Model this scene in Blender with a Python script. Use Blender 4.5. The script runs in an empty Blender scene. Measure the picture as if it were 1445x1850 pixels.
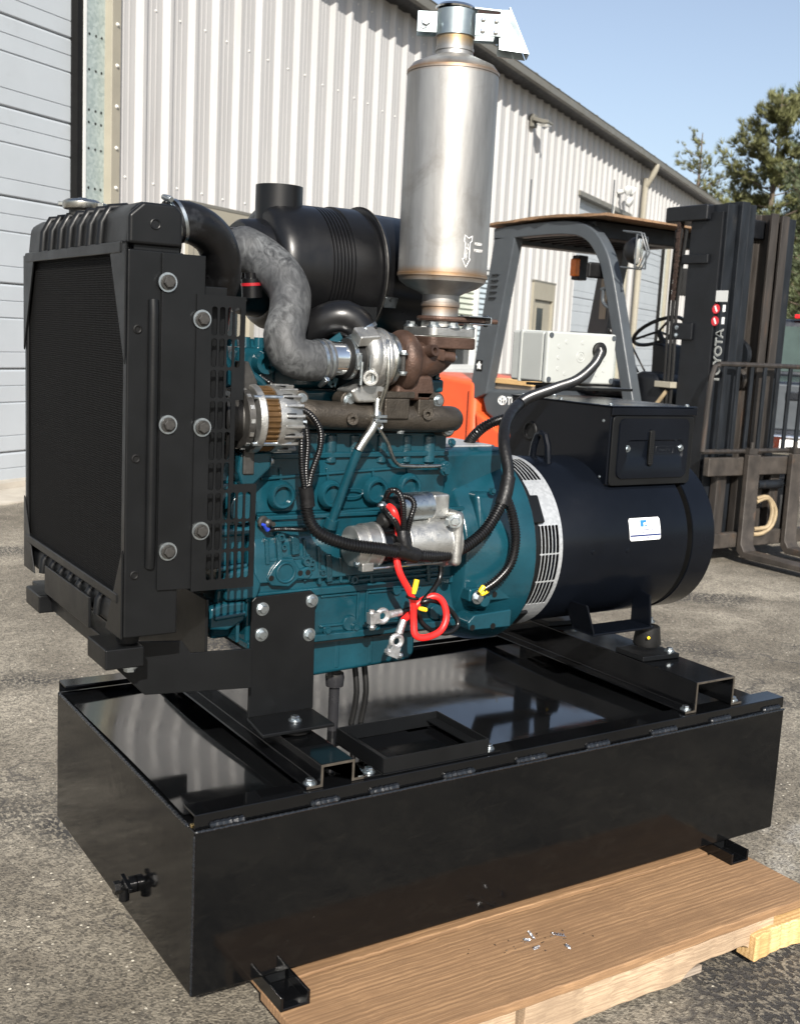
import bpy, bmesh, math, random
from mathutils import Vector, Matrix
random.seed(7)
sc = bpy.context.scene
col = sc.collection
R = math.radians
# ------------------------------------------------------------------ camera
CAM = Vector((-0.7343, -1.7383, 1.3715))
cr = Vector((0.84088682, -0.53880745, 0.05094979))
cu = Vector((0.04219934, 0.15912825, 0.98635562))
cd = Vector((0.53956331, 0.8272634, -0.15654617))
FPX = 2005.75
cam = bpy.data.cameras.new('camera'); camo = bpy.data.objects.new('camera', cam); col.objects.link(camo)
cam.sensor_fit = 'VERTICAL'; cam.sensor_height = 24.0; cam.lens = FPX / 1850 * 24.0
cam.clip_start = .02; cam.clip_end = 2000
camo.matrix_world = Matrix(((cr.x, cu.x, -cd.x, CAM.x), (cr.y, cu.y, -cd.y, CAM.y), (cr.z, cu.z, -cd.z, CAM.z), (0, 0, 0, 1)))
cam.dof.use_dof = True; cam.dof.focus_distance = 2.45; cam.dof.aperture_fstop = 6.5
sc.camera = camo
# ------------------------------------------------------------------ sky, sun, exposure
SUN_AZ = 205.5    # clockwise from +Y, degrees
SUN_EL = 33.0
w = bpy.data.worlds.new('World'); sc.world = w; w.use_nodes = True
wn = w.node_tree.nodes; wl = w.node_tree.links; bg = wn['Background']
sky = wn.new('ShaderNodeTexSky'); sky.sky_type = 'NISHITA'; sky.sun_disc = False
sky.sun_elevation = R(SUN_EL); sky.sun_rotation = R(SUN_AZ)
sky.air_density = 1.0; sky.dust_density = 2.0; sky.ozone_density = 2.6
hz = wn.new('ShaderNodeHueSaturation'); hz.inputs['Saturation'].default_value = .74; hz.inputs['Value'].default_value = 1.0   # thin even haze over the whole sky
wl.new(sky.outputs[0], hz.inputs['Color']); wl.new(hz.outputs[0], bg.inputs[0]); bg.inputs[1].default_value = 0.085
sd = bpy.data.lights.new('sun', 'SUN'); sd.energy = 4.6; sd.angle = R(.53); sd.color = (1, .945, .865)
so = bpy.data.objects.new('sun', sd); col.objects.link(so)
sdir = Vector((math.sin(R(SUN_AZ)) * math.cos(R(SUN_EL)), math.cos(R(SUN_AZ)) * math.cos(R(SUN_EL)), math.sin(R(SUN_EL))))
so.rotation_euler = sdir.to_track_quat('Z', 'Y').to_euler(); so.location = (-3, -6, 8)
sc.view_settings.view_transform = 'Standard'; sc.view_settings.look = 'None'
sc.view_settings.exposure = 0.95; sc.view_settings.gamma = 1.0; sc.view_settings.use_curve_mapping = False
sc.render.engine = 'CYCLES'

# ------------------------------------------------------------------ helpers
def at(px, py, **k):
    """a point of the photograph put on the plane x=, y= or z= of the scene"""
    d = cr * (px - 722.5) - cu * (py - 925) + cd * FPX
    a, v = list(k.items())[0]; i = 'xyz'.index(a)
    return CAM + d * ((v - CAM[i]) / d[i])

def perp(d):
    d = Vector(d).normalized()
    a = Vector((0, 0, 1)) if abs(d.z) < .9 else Vector((1, 0, 0))
    u = d.cross(a).normalized(); return d, u, d.cross(u).normalized()

def crv(pts, step=.01, closed=False):
    pts = [Vector(p) for p in pts]; out = []
    n = len(pts)
    for i in range(n if closed else n - 1):
        if closed: p0, p1, p2, p3 = pts[i - 1], pts[i], pts[(i + 1) % n], pts[(i + 2) % n]
        else: p0, p1, p2, p3 = pts[max(i - 1, 0)], pts[i], pts[i + 1], pts[min(i + 2, n - 1)]
        m = max(2, int((p2 - p1).length / step))
        for j in range(m):
            t = j / m
            out.append(.5 * ((2 * p1) + (p2 - p0) * t + (2 * p0 - 5 * p1 + 4 * p2 - p3) * t * t + (3 * p1 - p0 - 3 * p2 + p3) * t ** 3))
    if not closed: out.append(pts[-1])
    return out

def resample(pts, step):
    out = [pts[0].copy()]; acc = 0
    for a, b in zip(pts, pts[1:]):
        L = (b - a).length
        if L < 1e-9: continue
        d = step - acc
        while d <= L:
            out.append(a + (b - a) * (d / L)); d += step
        acc = (acc + L) % step if d - step <= L else acc + L
        acc = L - (d - step)
    return out

ROOT = {}
class MB:
    def __init__(s): s.v = []; s.f = []
    def add(s, vs, fs):
        o = len(s.v); s.v += [tuple(v) for v in vs]; s.f += [tuple(i + o for i in f) for f in fs]; return s
    def box(s, x0, x1, y0, y1, z0, z1):
        if x0 > x1: x0, x1 = x1, x0
        if y0 > y1: y0, y1 = y1, y0
        if z0 > z1: z0, z1 = z1, z0
        return s.add([(x, y, z) for z in (z0, z1) for y in (y0, y1) for x in (x0, x1)],
                     [(0, 2, 3, 1), (4, 5, 7, 6), (0, 1, 5, 4), (2, 6, 7, 3), (0, 4, 6, 2), (1, 3, 7, 5)])
    def obox(s, c, a, b, d, ha, hb, hd):
        c = Vector(c); a = Vector(a).normalized() * ha; b = Vector(b).normalized() * hb; d = Vector(d).normalized() * hd
        if a.cross(b).dot(d) < 0: d = -d
        return s.add([c + a * i + b * j + d * k for k in (-1, 1) for j in (-1, 1) for i in (-1, 1)],
                     [(0, 2, 3, 1), (4, 5, 7, 6), (0, 1, 5, 4), (2, 6, 7, 3), (0, 4, 6, 2), (1, 3, 7, 5)])
    def bar(s, p, q, wd, hg, up=(0, 0, 1)):
        p = Vector(p); q = Vector(q); d = (q - p); u = Vector(up); sd_ = d.cross(u).normalized(); u = sd_.cross(d).normalized()
        return s.obox((p + q) / 2, d, sd_, u, d.length / 2, wd / 2, hg / 2)
    def prism(s, poly, ax, a, b):
        """poly in the plane normal to axis ax ('x': (y,z), 'y': (x,z), 'z': (x,y)), from a to b"""
        f = {'x': lambda p, t: (t, p[0], p[1]), 'y': lambda p, t: (p[0], t, p[1]), 'z': lambda p, t: (p[0], p[1], t)}[ax]
        ar = sum(p[0] * q[1] - q[0] * p[1] for p, q in zip(poly, poly[1:] + poly[:1]))
        if (ar < 0) != (ax == 'y'): poly = poly[::-1]
        n = len(poly); lo, hi = min(a, b), max(a, b)
        vs = [f(p, lo) for p in poly] + [f(p, hi) for p in poly]
        fs = [tuple(range(n))[::-1], tuple(range(n, 2 * n))] + [(i, (i + 1) % n, n + (i + 1) % n, n + i) for i in range(n)]
        return s.add(vs, fs)
    def lathe(s, prof, o, d, n=24, cap=True, a0=0, a1=2 * math.pi, ref=None):
        d, u, v = perp(d); o = Vector(o)
        if ref: u = Vector(ref).normalized(); v = d.cross(u)
        full = abs(a1 - a0 - 2 * math.pi) < 1e-6; m = n if full else n + 1
        vs = []
        for t, r in prof:
            for i in range(m):
                a = a0 + (a1 - a0) * i / n
                vs.append(o + d * t + (u * math.cos(a) + v * math.sin(a)) * max(r, 1e-5))
        fs = []
        for k in range(len(prof) - 1):
            for i in range(n):
                j = (i + 1) % m
                fs.append((k * m + i, k * m + j, (k + 1) * m + j, (k + 1) * m + i))
        if cap and full:
            fs.append(tuple(range(m))[::-1]); fs.append(tuple(range((len(prof) - 1) * m, len(prof) * m)))
        return s.add(vs, fs)
    def cyl(s, p, q, r, r2=None, n=16):
        p = Vector(p); q = Vector(q)
        return s.lathe([(0, r), ((q - p).length, r if r2 is None else r2)], p, q - p, n)
    def tube(s, pts, r, n=10, cap=True, closed=False):
        pts = [Vector(p) for p in pts]; m = len(pts); rr = r if isinstance(r, (list, tuple)) else [r] * m
        vs = []; u = None
        for i, p in enumerate(pts):
            a = pts[i - 1] if (i > 0 or closed) else p
            b = pts[(i + 1) % m] if (i < m - 1 or closed) else p
            d = (b - a).normalized()
            if u is None: _, u, _ = perp(d)
            u = (u - d * u.dot(d)).normalized(); v = d.cross(u)
            for k in range(n):
                t = 2 * math.pi * k / n; vs.append(p + (u * math.cos(t) + v * math.sin(t)) * rr[i])
        fs = []
        for i in range(m if closed else m - 1):
            for k in range(n):
                fs.append((i * n + k, i * n + (k + 1) % n, ((i + 1) % m) * n + (k + 1) % n, ((i + 1) % m) * n + k))
        if cap and not closed:
            fs.append(tuple(range(n))[::-1]); fs.append(tuple(range((m - 1) * n, m * n)))
        return s.add(vs, fs)
    def conduit(s, pts, r, n=10, pitch=.0062):
        p = resample(crv(pts, .004), pitch / 4); rr = [r if i % 4 < 2 else r * .84 for i in range(len(p))]
        return s.tube(p, rr, n)
    def torus(s, c, ax, Rr, r, n=24, k=8):
        d, u, v = perp(ax); c = Vector(c)
        return s.tube([c + (u * math.cos(2 * math.pi * i / n) + v * math.sin(2 * math.pi * i / n)) * Rr for i in range(n)], r, k, closed=True)
    def cell(s, f, u0, u1, v0, v1, c, hw, hh, th, kind='slot'):
        """a rectangle of sheet with one slot cut through, f(u,v,d) maps to space"""
        cu_, cv_ = c; outer = []
        for i in range(4): outer.append((u0 + (u1 - u0) * i / 4, v0))
        for i in range(4): outer.append((u1, v0 + (v1 - v0) * i / 4))
        for i in range(4): outer.append((u1 - (u1 - u0) * i / 4, v1))
        for i in range(4): outer.append((u0, v1 - (v1 - v0) * i / 4))
        inner = []
        for i in range(16):
            a = -3 * math.pi / 4 + 2 * math.pi * i / 16
            if kind == 'slot':
                inner.append((cu_ + hw * math.cos(a), cv_ + hw * math.sin(a) + max(-1, min(1, math.sin(a) * 4)) * (hh - hw)))
            else:
                y = max(-1, min(1, math.tan(a) if abs(math.cos(a)) > .02 else 9 * math.copysign(1, math.sin(a)))) if False else math.sin(a)
                ay = abs(y); sg = 1 if y >= 0 else -1
                yy = sg * (ay / .71 * (hh - hw * 1.9) if ay <= .71 else (hh - hw * 1.9) + (ay - .71) / .29 * hw * 1.9)
                ext = max(0, abs(yy) - (hh - hw * 1.9)) / (hw * 1.9)
                xx = (1 - ext) * hw * (1 if math.cos(a) > 0 else -1) if abs(math.cos(a)) > .01 else 0
                inner.append((cu_ + xx, cv_ + yy))
        vs = [f(u, v, 0) for u, v in outer] + [f(u, v, 0) for u, v in inner] + [f(u, v, th) for u, v in inner] + [f(u, v, th) for u, v in outer]
        fs = []
        for i in range(16):
            j = (i + 1) % 16
            fs += [(i, j, 16 + j, 16 + i), (16 + i, 16 + j, 32 + j, 32 + i), (32 + i, 32 + j, 48 + j, 48 + i)]
        return s.add(vs, fs)
    def mesh(s, name, mt, inv=None, smooth=35):
        me = bpy.data.meshes.new(name)
        vs = [inv @ Vector(v) for v in s.v] if inv is not None else s.v
        me.from_pydata(vs, [], s.f); me.update()
        me.materials.append(MAT[mt])
        if smooth: me.shade_smooth(); me.set_sharp_from_angle(angle=R(smooth))
        return me
    def build(s, name, mt, parent=None, bev=0, smooth=35, seg=2, local=False, fix=True):
        inv = None
        if parent is not None and not local: inv = ROOT[parent.name].inverted()
        me = s.mesh(name, mt, inv, 0)
        if fix:
            bm = bmesh.new(); bm.from_mesh(me); bmesh.ops.recalc_face_normals(bm, faces=bm.faces); bm.to_mesh(me); bm.free()
        if smooth: me.shade_smooth(); me.set_sharp_from_angle(angle=R(smooth))
        o = bpy.data.objects.new(name, me); col.objects.link(o)
        if parent is not None: o.parent = parent; ROOT[o.name] = ROOT[parent.name]
        else: ROOT[o.name] = Matrix()
        if bev:
            b = o.modifiers.new('bevel', 'BEVEL'); b.width = bev; b.segments = seg; b.limit_method = 'ANGLE'; b.angle_limit = R(38); b.harden_normals = bool(smooth)
        return o

def thing(name, label, cat, loc=(0, 0, 0), rotz=0, group=None):
    o = bpy.data.objects.new(name, None); col.objects.link(o); o.empty_display_size = .1
    o.location = loc; o.rotation_euler = (0, 0, rotz)
    ROOT[o.name] = Matrix.Translation(Vector(loc)) @ Matrix.Rotation(rotz, 4, 'Z')
    o['label'] = label; o['category'] = cat
    if group: o['group'] = group
    return o
def tag(o, label, cat, group=None):
    o['label'] = label; o['category'] = cat
    if group: o['group'] = group
    return o
def inst(name, me, M, parent):
    o = bpy.data.objects.new(name, me); col.objects.link(o); o.parent = parent
    o.matrix_local = ROOT[parent.name].inverted() @ M; ROOT[o.name] = ROOT[parent.name]
    return o
def TR(loc, d=(0, -1, 0), s=1.0, spin=None):
    q = Vector(d).to_track_quat('Z', 'Y').to_matrix().to_4x4()
    sp = random.uniform(0, 1) if spin is None else spin
    return Matrix.Translation(Vector(loc)) @ q @ Matrix.Rotation(sp, 4, 'Z') @ Matrix.Scale(s, 4)
def text(name, body, size, mt, parent, loc, xdir, ydir, ext=.001, align='CENTER', bold=0, fit=None):
    c = bpy.data.curves.new(name, 'FONT'); c.body = body; c.size = size; c.align_x = align; c.align_y = 'CENTER'; c.extrude = ext; c.offset = bold
    t = bpy.data.objects.new(name, c); col.objects.link(t)
    dg = bpy.context.evaluated_depsgraph_get(); me = bpy.data.meshes.new_from_object(t.evaluated_get(dg)); bpy.data.objects.remove(t)
    xs = [v.co.x for v in me.vertices] or [0, 1]
    k = fit / (max(xs) - min(xs)) if fit else 1
    x = Vector(xdir).normalized(); y = Vector(ydir).normalized(); z = x.cross(y); loc = Vector(loc)
    inv = ROOT[parent.name].inverted()
    for v in me.vertices: v.co = inv @ (loc + x * v.co.x * k + y * v.co.y * min(k, 1.5 if k > 1.5 else k) + z * v.co.z)
    me.materials.clear(); me.materials.append(MAT[mt])
    o = bpy.data.objects.new(name, me); col.objects.link(o); o.parent = parent; ROOT[o.name] = ROOT[parent.name]
    return o

# ------------------------------------------------------------------ materials
MAT = {}
def nodes(name):
    m = bpy.data.materials.new(name); m.use_nodes = True; MAT[name] = m
    nt = m.node_tree; return m, nt, nt.nodes, nt.links, nt.nodes['Principled BSDF']
def nz(N, L, src, scale, detail=4, rough=.55, dist=0):
    t = N.new('ShaderNodeTexNoise'); t.inputs['Scale'].default_value = scale; t.inputs['Detail'].default_value = detail
    t.inputs['Roughness'].default_value = rough; t.inputs['Distortion'].default_value = dist
    if src is not None: L.new(src, t.inputs['Vector'])
    return t.outputs[0]
def ramp(N, L, src, stops):
    r = N.new('ShaderNodeValToRGB'); e = r.color_ramp.elements
    while len(e) < len(stops): e.new(.5)
    for k, (p, c) in enumerate(stops):
        e[k].position = p; e[k].color = (c, c, c, 1) if not isinstance(c, (tuple, list)) else (*c[:3], 1)
    L.new(src, r.inputs[0]); return r.outputs[0]
def mixc(N, L, fac, a, b, mode='MIX'):
    m = N.new('ShaderNodeMix'); m.data_type = 'RGBA'; m.blend_type = mode
    for sock, val in ((m.inputs[0], fac), (m.inputs[6], a), (m.inputs[7], b)):
        if hasattr(val, 'is_output') or hasattr(val, 'links'): L.new(val, sock)
        elif isinstance(val, (int, float)): sock.default_value = val
        else: sock.default_value = (*val[:3], 1)
    return m.outputs[2]
def obj(N): return N.new('ShaderNodeTexCoord').outputs['Object']
def bump(N, L, B, h, strength, dist=.002):
    b = N.new('ShaderNodeBump'); b.inputs['Strength'].default_value = strength; b.inputs['Distance'].default_value = dist
    L.new(h, b.inputs['Height']); L.new(b.outputs[0], B.inputs['Normal'])
def mapv(N, L, src, scale):
    m = N.new('ShaderNodeMapping'); m.inputs['Scale'].default_value = scale; L.new(src, m.inputs[0]); return m.outputs[0]
def M(name, c, r=.5, m=0, var=.2, vs=9, rv=.12, bs=0, bst=.2, coat=0, dirt=None, ds=5, dmin=.52, stretch=None, spec=None):
    mt, nt, N, L, B = nodes(name); tc = obj(N)
    if stretch: tc = mapv(N, L, tc, stretch)
    a = nz(N, L, tc, vs, 5)
    lo = tuple(x * (1 - var) for x in c); hi = tuple(min(1, x * (1 + var)) for x in c)
    cc = mixc(N, L, ramp(N, L, a, [(.3, 0), (.7, 1)]), lo, hi)
    if dirt:
        d = ramp(N, L, nz(N, L, tc, ds, 8, .68), [(dmin, 0), (min(.98, dmin + .25), .85)])
        cc = mixc(N, L, d, cc, dirt)
    L.new(cc, B.inputs['Base Color'])
    rr = N.new('ShaderNodeMapRange'); L.new(nz(N, L, tc, vs * 2.3, 6, .6), rr.inputs[0])
    rr.inputs[1].default_value = .3; rr.inputs[2].default_value = .7
    rr.inputs[3].default_value = max(.03, r - rv); rr.inputs[4].default_value = min(1, r + rv); L.new(rr.outputs[0], B.inputs['Roughness'])
    B.inputs['Metallic'].default_value = m; B.inputs['Coat Weight'].default_value = coat; B.inputs['Coat Roughness'].default_value = .12
    if spec is not None: B.inputs['Specular IOR Level'].default_value = spec
    if bs: bump(N, L, B, nz(N, L, tc, bs, 4), bst)
    return mt
M('black_gloss', (.0028, .003, .0034), .1, var=.3, vs=4, rv=.04, dirt=(.012, .012, .011), ds=26, dmin=.68, bs=2.6, bst=.08, spec=.4)
M('black_tank_top', (.004, .0043, .0047), .07, var=.3, vs=4, rv=.04, dirt=(.03, .03, .028), ds=5, dmin=.62, bs=3.5, bst=.1, spec=.8)
M('black_satin', (.0046, .005, .0055), .36, var=.25, vs=7, rv=.06, dirt=(.012, .012, .0115), ds=12, dmin=.68, bs=500, bst=.05, spec=.25)
M('black_plastic', (.0042, .0043, .0048), .34, var=.2, rv=.08, bs=700, bst=.05, dirt=(.02, .02, .02), ds=10, dmin=.68, spec=.35)
M('alternator_paint', (.003, .004, .0063), .22, var=.25, vs=4, rv=.06, dirt=(.009, .01, .012), ds=16, dmin=.7, bs=220, bst=.04, spec=.2)
M('engine_teal', (.0045, .036, .051), .19, var=.25, vs=9, rv=.09, bs=110, bst=.2, dirt=(.005, .016, .021), ds=10, dmin=.55, spec=.5)
M('cast_teal', (.0045, .036, .051), .28, var=.25, vs=16, rv=.12, bs=200, bst=.6, dirt=(.005, .015, .019), ds=14, dmin=.52)
M('zinc', (.44, .48, .5), .33, 1, var=.1, vs=40, rv=.1)
M('zinc_plate', (.3, .345, .355), .4, .9, var=.12, vs=14, rv=.1)
M('weld_paint', (.008, .0095, .012), .26, var=.3, vs=60, rv=.1, bs=120, bst=.4)
M('cut_steel', (.075, .065, .053), .5, .5, var=.3, vs=60)
M('yellow_zinc', (.55, .42, .2), .3, 1, var=.15, vs=50)
M('cast_aluminium', (.4, .4, .385), .4, .9, var=.14, vs=30, rv=.12, bs=420, bst=.35, dirt=(.15, .145, .135), ds=24, dmin=.6)
M('bright_pipe', (.8, .82, .83), .14, 1, var=.08, vs=30, rv=.07)
M('steel_tube', (.42, .42, .39), .3, 1, var=.2, vs=30, rv=.1)
M('dark_steel', (.05, .048, .045), .5, .6, var=.3, vs=40, rv=.15)
M('manifold_iron', (.055, .047, .038), .45, .65, var=.3, vs=22, rv=.14, bs=260, bst=.7)
M('rusty_iron', (.07, .041, .03), .5, .5, var=.4, vs=18, rv=.15, bs=240, bst=.6, dirt=(.14, .055, .02), ds=20, dmin=.58)
M('copper_winding', (.075, .04, .013), .42, .4, var=.3, vs=40)
M('conduit_black', (.004, .004, .0044), .3, var=.2, rv=.08, spec=.4)
M('tape_black', (.005, .005, .0055), .45, var=.3, vs=40, bs=160, bst=.5, spec=.3)
M('red_cable', (.72, .018, .016), .42, var=.12, vs=40, rv=.1)
M('yellow_terminal', (.85, .56, .02), .4, var=.1)
M('blue_plastic', (.02, .05, .4), .4)
M('lead_clamp', (.5, .5, .5), .4, .9, var=.25, vs=60, bs=220, bst=.5)
M('rubber', (.006, .006, .006), .55, var=.25, bs=140, bst=.3, spec=.3)
M('hose_black', (.004, .004, .0045), .38, var=.3, vs=12, rv=.15, dirt=(.04, .043, .048), ds=15, dmin=.56, bs=120, bst=.25, spec=.35)
M('box_white', (.345, .36, .345), .4, var=.05, vs=8, rv=.06, dirt=(.3, .3, .28), ds=9, dmin=.66)
M('label_white', (.8, .81, .8), .35, var=.03)
M('label_blue', (.02, .15, .5), .4)
M('label_navy', (.015, .03, .12), .4)
M('etch_white', (.78, .78, .76), .6, var=.05)
M('wall_sheet', (.365, .36, .352), .36, var=.07, vs=2.2, rv=.08, dirt=(.28, .27, .26), ds=1.6, dmin=.55, stretch=(3, 3, .35))
M('door_sheet', (.335, .365, .39), .45, var=.05, vs=2, rv=.08, dirt=(.28, .3, .31), ds=3, dmin=.6, bs=130, bst=.12)
M('trim_beige', (.25, .232, .185), .45, var=.08, vs=3, dirt=(.19, .17, .135), ds=4, dmin=.6)
M('fascia_taupe', (.13, .125, .107), .45, var=.1, vs=2, dirt=(.09, .085, .07), ds=3, dmin=.6)
M('gutter_white', (.6, .6, .57), .45, var=.1, vs=3)
M('window_white', (.5, .51, .5), .4, var=.06, vs=6)
M('blind_slat', (.42, .45, .38), .5, var=.08)
M('blind_blue', (.36, .42, .45), .5, var=.08)
M('glass_dark', (.02, .025, .028), .08, var=.3, vs=3, rv=.04)
M('seal_black', (.004, .004, .004), .6, spec=.2)
M('concrete', (.36, .33, .28), .85, var=.2, vs=5, bs=90, bst=.3, dirt=(.2, .19, .16), ds=4, dmin=.55)
M('fork_orange', (.68, .085, .022), .38, var=.1, vs=5, rv=.08, dirt=(.45, .075, .03), ds=8, dmin=.64)
M('fork_grey', (.048, .056, .064), .42, var=.12, vs=6, rv=.08, dirt=(.1, .1, .095), ds=9, dmin=.64)
M('fork_dark', (.005, .0058, .0075), .44, var=.3, vs=8, rv=.12, dirt=(.018, .016, .014), ds=9, dmin=.62, spec=.35)
M('mast_steel', (.009, .011, .014), .45, .15, var=.4, vs=9, rv=.14, dirt=(.04, .035, .03), ds=7, dmin=.6, stretch=(2.5, 2.5, .6), spec=.35)
M('mast_worn', (.03, .026, .023), .5, .2, var=.4, vs=8, rv=.14, dirt=(.085, .045, .026), ds=6, dmin=.57, stretch=(3, 3, .4))
M('fork_rust', (.036, .03, .025), .6, .1, var=.45, vs=10, rv=.15, dirt=(.15, .075, .035), ds=4, dmin=.58, bs=60, bst=.4)
M('chain', (.05, .032, .026), .6, .5, var=.4, vs=40)
M('hose_tan', (.26, .2, .12), .6, var=.25, vs=20, dirt=(.12, .1, .07), ds=20, dmin=.55)
M('amber', (.8, .2, .01), .25, var=.1)
M('lamp_glass', (.75, .75, .7), .12, .6, var=.1)
M('tyre', (.02, .02, .02), .75, var=.3, bs=90, bst=.4)
M('truck_black', (.012, .014, .018), .22, var=.2, coat=.6)
M('truck_glass', (.03, .045, .04), .06, var=.4, vs=2)
M('chrome', (.75, .76, .77), .15, 1, var=.06)
M('tail_red', (.55, .01, .015), .2, var=.15)
M('skin_red', (.6, .06, .05), .4)
M('green_plastic', (.01, .2, .1), .35)
M('ply_brown', (.2, .12, .065), .75, var=.35, vs=14, stretch=(1, 5, 1), bs=60, bst=.4, dirt=(.09, .06, .035), ds=10, dmin=.5)
M('bark', (.1, .075, .055), .9, var=.35, vs=12, bs=40, bst=.6)
M('needle_a', (.115, .12, .045), .6, var=.45, vs=.9)
M('needle_b', (.07, .088, .04), .6, var=.45, vs=.9)
M('shaving', (.7, .72, .74), .2, 1)
M('reflection_dark', (.02, .02, .022), .2)
M('plug_red', (.25, .01, .015), .35)
M('decal_red', (.5, .02, .03), .4)

def special():
    # asphalt
    m, nt, N, L, B = nodes('asphalt'); tc = obj(N)
    big = ramp(N, L, nz(N, L, tc, .55, 6, .62, .4), [(.36, 0), (.62, 1)])
    mid = ramp(N, L, nz(N, L, tc, 3.1, 7, .66, .6), [(.4, 0), (.64, 1)])
    base = mixc(N, L, big, (.165, .143, .108), (.42, .38, .305))
    base = mixc(N, L, mid, mixc(N, L, 1.0, base, (.62, .61, .6), 'MULTIPLY'), base)
    v = N.new('ShaderNodeTexVoronoi'); v.inputs['Scale'].default_value = 165; L.new(tc, v.inputs['Vector'])
    v.inputs['Randomness'].default_value = 1
    sep = N.new('ShaderNodeSeparateColor'); L.new(v.outputs['Color'], sep.inputs[0])
    st = ramp(N, L, sep.outputs[0], [(.0, .3), (.55, .9), (.9, 1.0), (1.0, 1.0)])
    base = mixc(N, L, 1.0, base, st, 'MULTIPLY')
    base = mixc(N, L, ramp(N, L, nz(N, L, tc, 38, 6, .75), [(.36, .75), (.52, 0)]), base, (.055, .049, .04))
    v3 = N.new('ShaderNodeTexVoronoi'); v3.inputs['Scale'].default_value = 62; L.new(tc, v3.inputs['Vector'])
    s3 = N.new('ShaderNodeSeparateColor'); L.new(v3.outputs['Color'], s3.inputs[0])
    near = ramp(N, L, v3.outputs['Distance'], [(.12, 1), (.26, 0)])
    pick = ramp(N, L, s3.outputs[1], [(.84, 0), (.97, 1)])
    pk = N.new('ShaderNodeMath'); pk.operation = 'MULTIPLY'; L.new(near, pk.inputs[0]); L.new(pick, pk.inputs[1])
    base = mixc(N, L, pk.outputs[0], base, (.66, .61, .5))
    # open, ravelled patches where the binder has worn out: dark pits between stones
    rav = ramp(N, L, nz(N, L, tc, 1.15, 4, .5, .3), [(.53, 0), (.62, 1)])
    pit = ramp(N, L, nz(N, L, mapv(N, L, tc, (1.3, .8, 1)), 62, 3, .5), [(.47, 1), (.53, 0)])
    rp = N.new('ShaderNodeMath'); rp.operation = 'MULTIPLY'; L.new(rav, rp.inputs[0]); L.new(pit, rp.inputs[1])
    base = mixc(N, L, rp.outputs[0], base, (.03, .028, .026))
    base = mixc(N, L, ramp(N, L, nz(N, L, tc, .9, 8, .72, 1.2), [(.6, 0), (.72, .75)]), base, mixc(N, L, 1.0, st, (.4, .385, .35), 'MULTIPLY'))
    # cracks
    vc = N.new('ShaderNodeTexVoronoi'); vc.feature = 'DISTANCE_TO_EDGE'; vc.inputs['Scale'].default_value = .33
    wv = N.new('ShaderNodeVectorMath'); wv.operation = 'ADD'
    nn = N.new('ShaderNodeTexNoise'); nn.inputs['Scale'].default_value = 2.5; nn.inputs['Detail'].default_value = 5; L.new(tc, nn.inputs['Vector'])
    L.new(tc, wv.inputs[0]); L.new(nn.outputs['Color'], wv.inputs[1]); L.new(wv.outputs[0], vc.inputs['Vector'])
    base = mixc(N, L, ramp(N, L, vc.outputs['Distance'], [(.0, .8), (.004, 0)]), base, (.035, .032, .03))
    L.new(base, B.inputs['Base Color']); B.inputs['Roughness'].default_value = .85
    h = N.new('ShaderNodeMath'); h.operation = 'SUBTRACT'; L.new(nz(N, L, tc, 150, 3), h.inputs[0]); L.new(rp.outputs[0], h.inputs[1])
    bump(N, L, B, h.outputs[0], .8, .006)
    # wood
    for nm, lo, hi, dk in (('wood_deck', (.225, .13, .064), (.32, .192, .098), (.12, .068, .035)), ('wood_edge', (.34, .25, .165), (.44, .33, .22), (.17, .115, .075)), ('wood_fresh', (.5, .33, .14), (.68, .46, .22), (.33, .18, .07)), ('wood_grey', (.2, .16, .125), (.3, .25, .2), (.1, .08, .06))):
        m, nt, N, L, B = nodes(nm); tc = mapv(N, L, obj(N), (.8, 17, 17))
        wv = N.new('ShaderNodeTexWave'); wv.wave_type = 'BANDS'; wv.bands_direction = 'Y'; wv.inputs['Scale'].default_value = 1.5
        wv.inputs['Distortion'].default_value = 5; wv.inputs['Detail'].default_value = 4; wv.inputs['Detail Scale'].default_value = .9; L.new(tc, wv.inputs[0])
        g = nz(N, L, mapv(N, L, obj(N), (3, 170, 170)), 1.6, 4, .6)
        c = mixc(N, L, wv.outputs[1], lo, hi); c = mixc(N, L, ramp(N, L, g, [(.42, .55), (.58, 0)]), c, dk)
        c = mixc(N, L, ramp(N, L, nz(N, L, mapv(N, L, obj(N), (1, 2.4, 2.4)), 3.2, 7, .7, .8), [(.46, 0), (.7, .85)]), c, mixc(N, L, .5, lo, dk))
        L.new(c, B.inputs['Base Color']); B.inputs['Roughness'].default_value = .72
        bump(N, L, B, g, .35, .0015)
    # muffler sheet: streaked aluminised steel, straw and rust tint beside the welds
    m, nt, N, L, B = nodes('muffler_steel'); o_ = obj(N)
    s1 = nz(N, L, mapv(N, L, o_, (16, 16, 2.2)), 1, 6, .65); s2 = nz(N, L, o_, 9, 7, .7, .6); s3_ = nz(N, L, o_, 130, 3)
    c = mixc(N, L, ramp(N, L, s1, [(.35, 0), (.65, 1)]), (.25, .245, .235), (.39, .385, .37))
    c = mixc(N, L, ramp(N, L, s2, [(.52, 0), (.7, .5)]), c, (.19, .175, .155))
    sp = N.new('ShaderNodeSeparateXYZ'); L.new(o_, sp.inputs[0])
    def band(z0, wd):
        a = N.new('ShaderNodeMath'); a.operation = 'SUBTRACT'; L.new(sp.outputs[2], a.inputs[0]); a.inputs[1].default_value = z0
        b = N.new('ShaderNodeMath'); b.operation = 'ABSOLUTE'; L.new(a.outputs[0], b.inputs[0])
        e = N.new('ShaderNodeMath'); e.operation = 'MULTIPLY_ADD'; L.new(s2, e.inputs[0]); e.inputs[1].default_value = wd * 1.4; L.new(b.outputs[0], e.inputs[2])
        return ramp(N, L, e.outputs[0], [(wd * .5, 1), (wd * 1.6, 0)])
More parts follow.
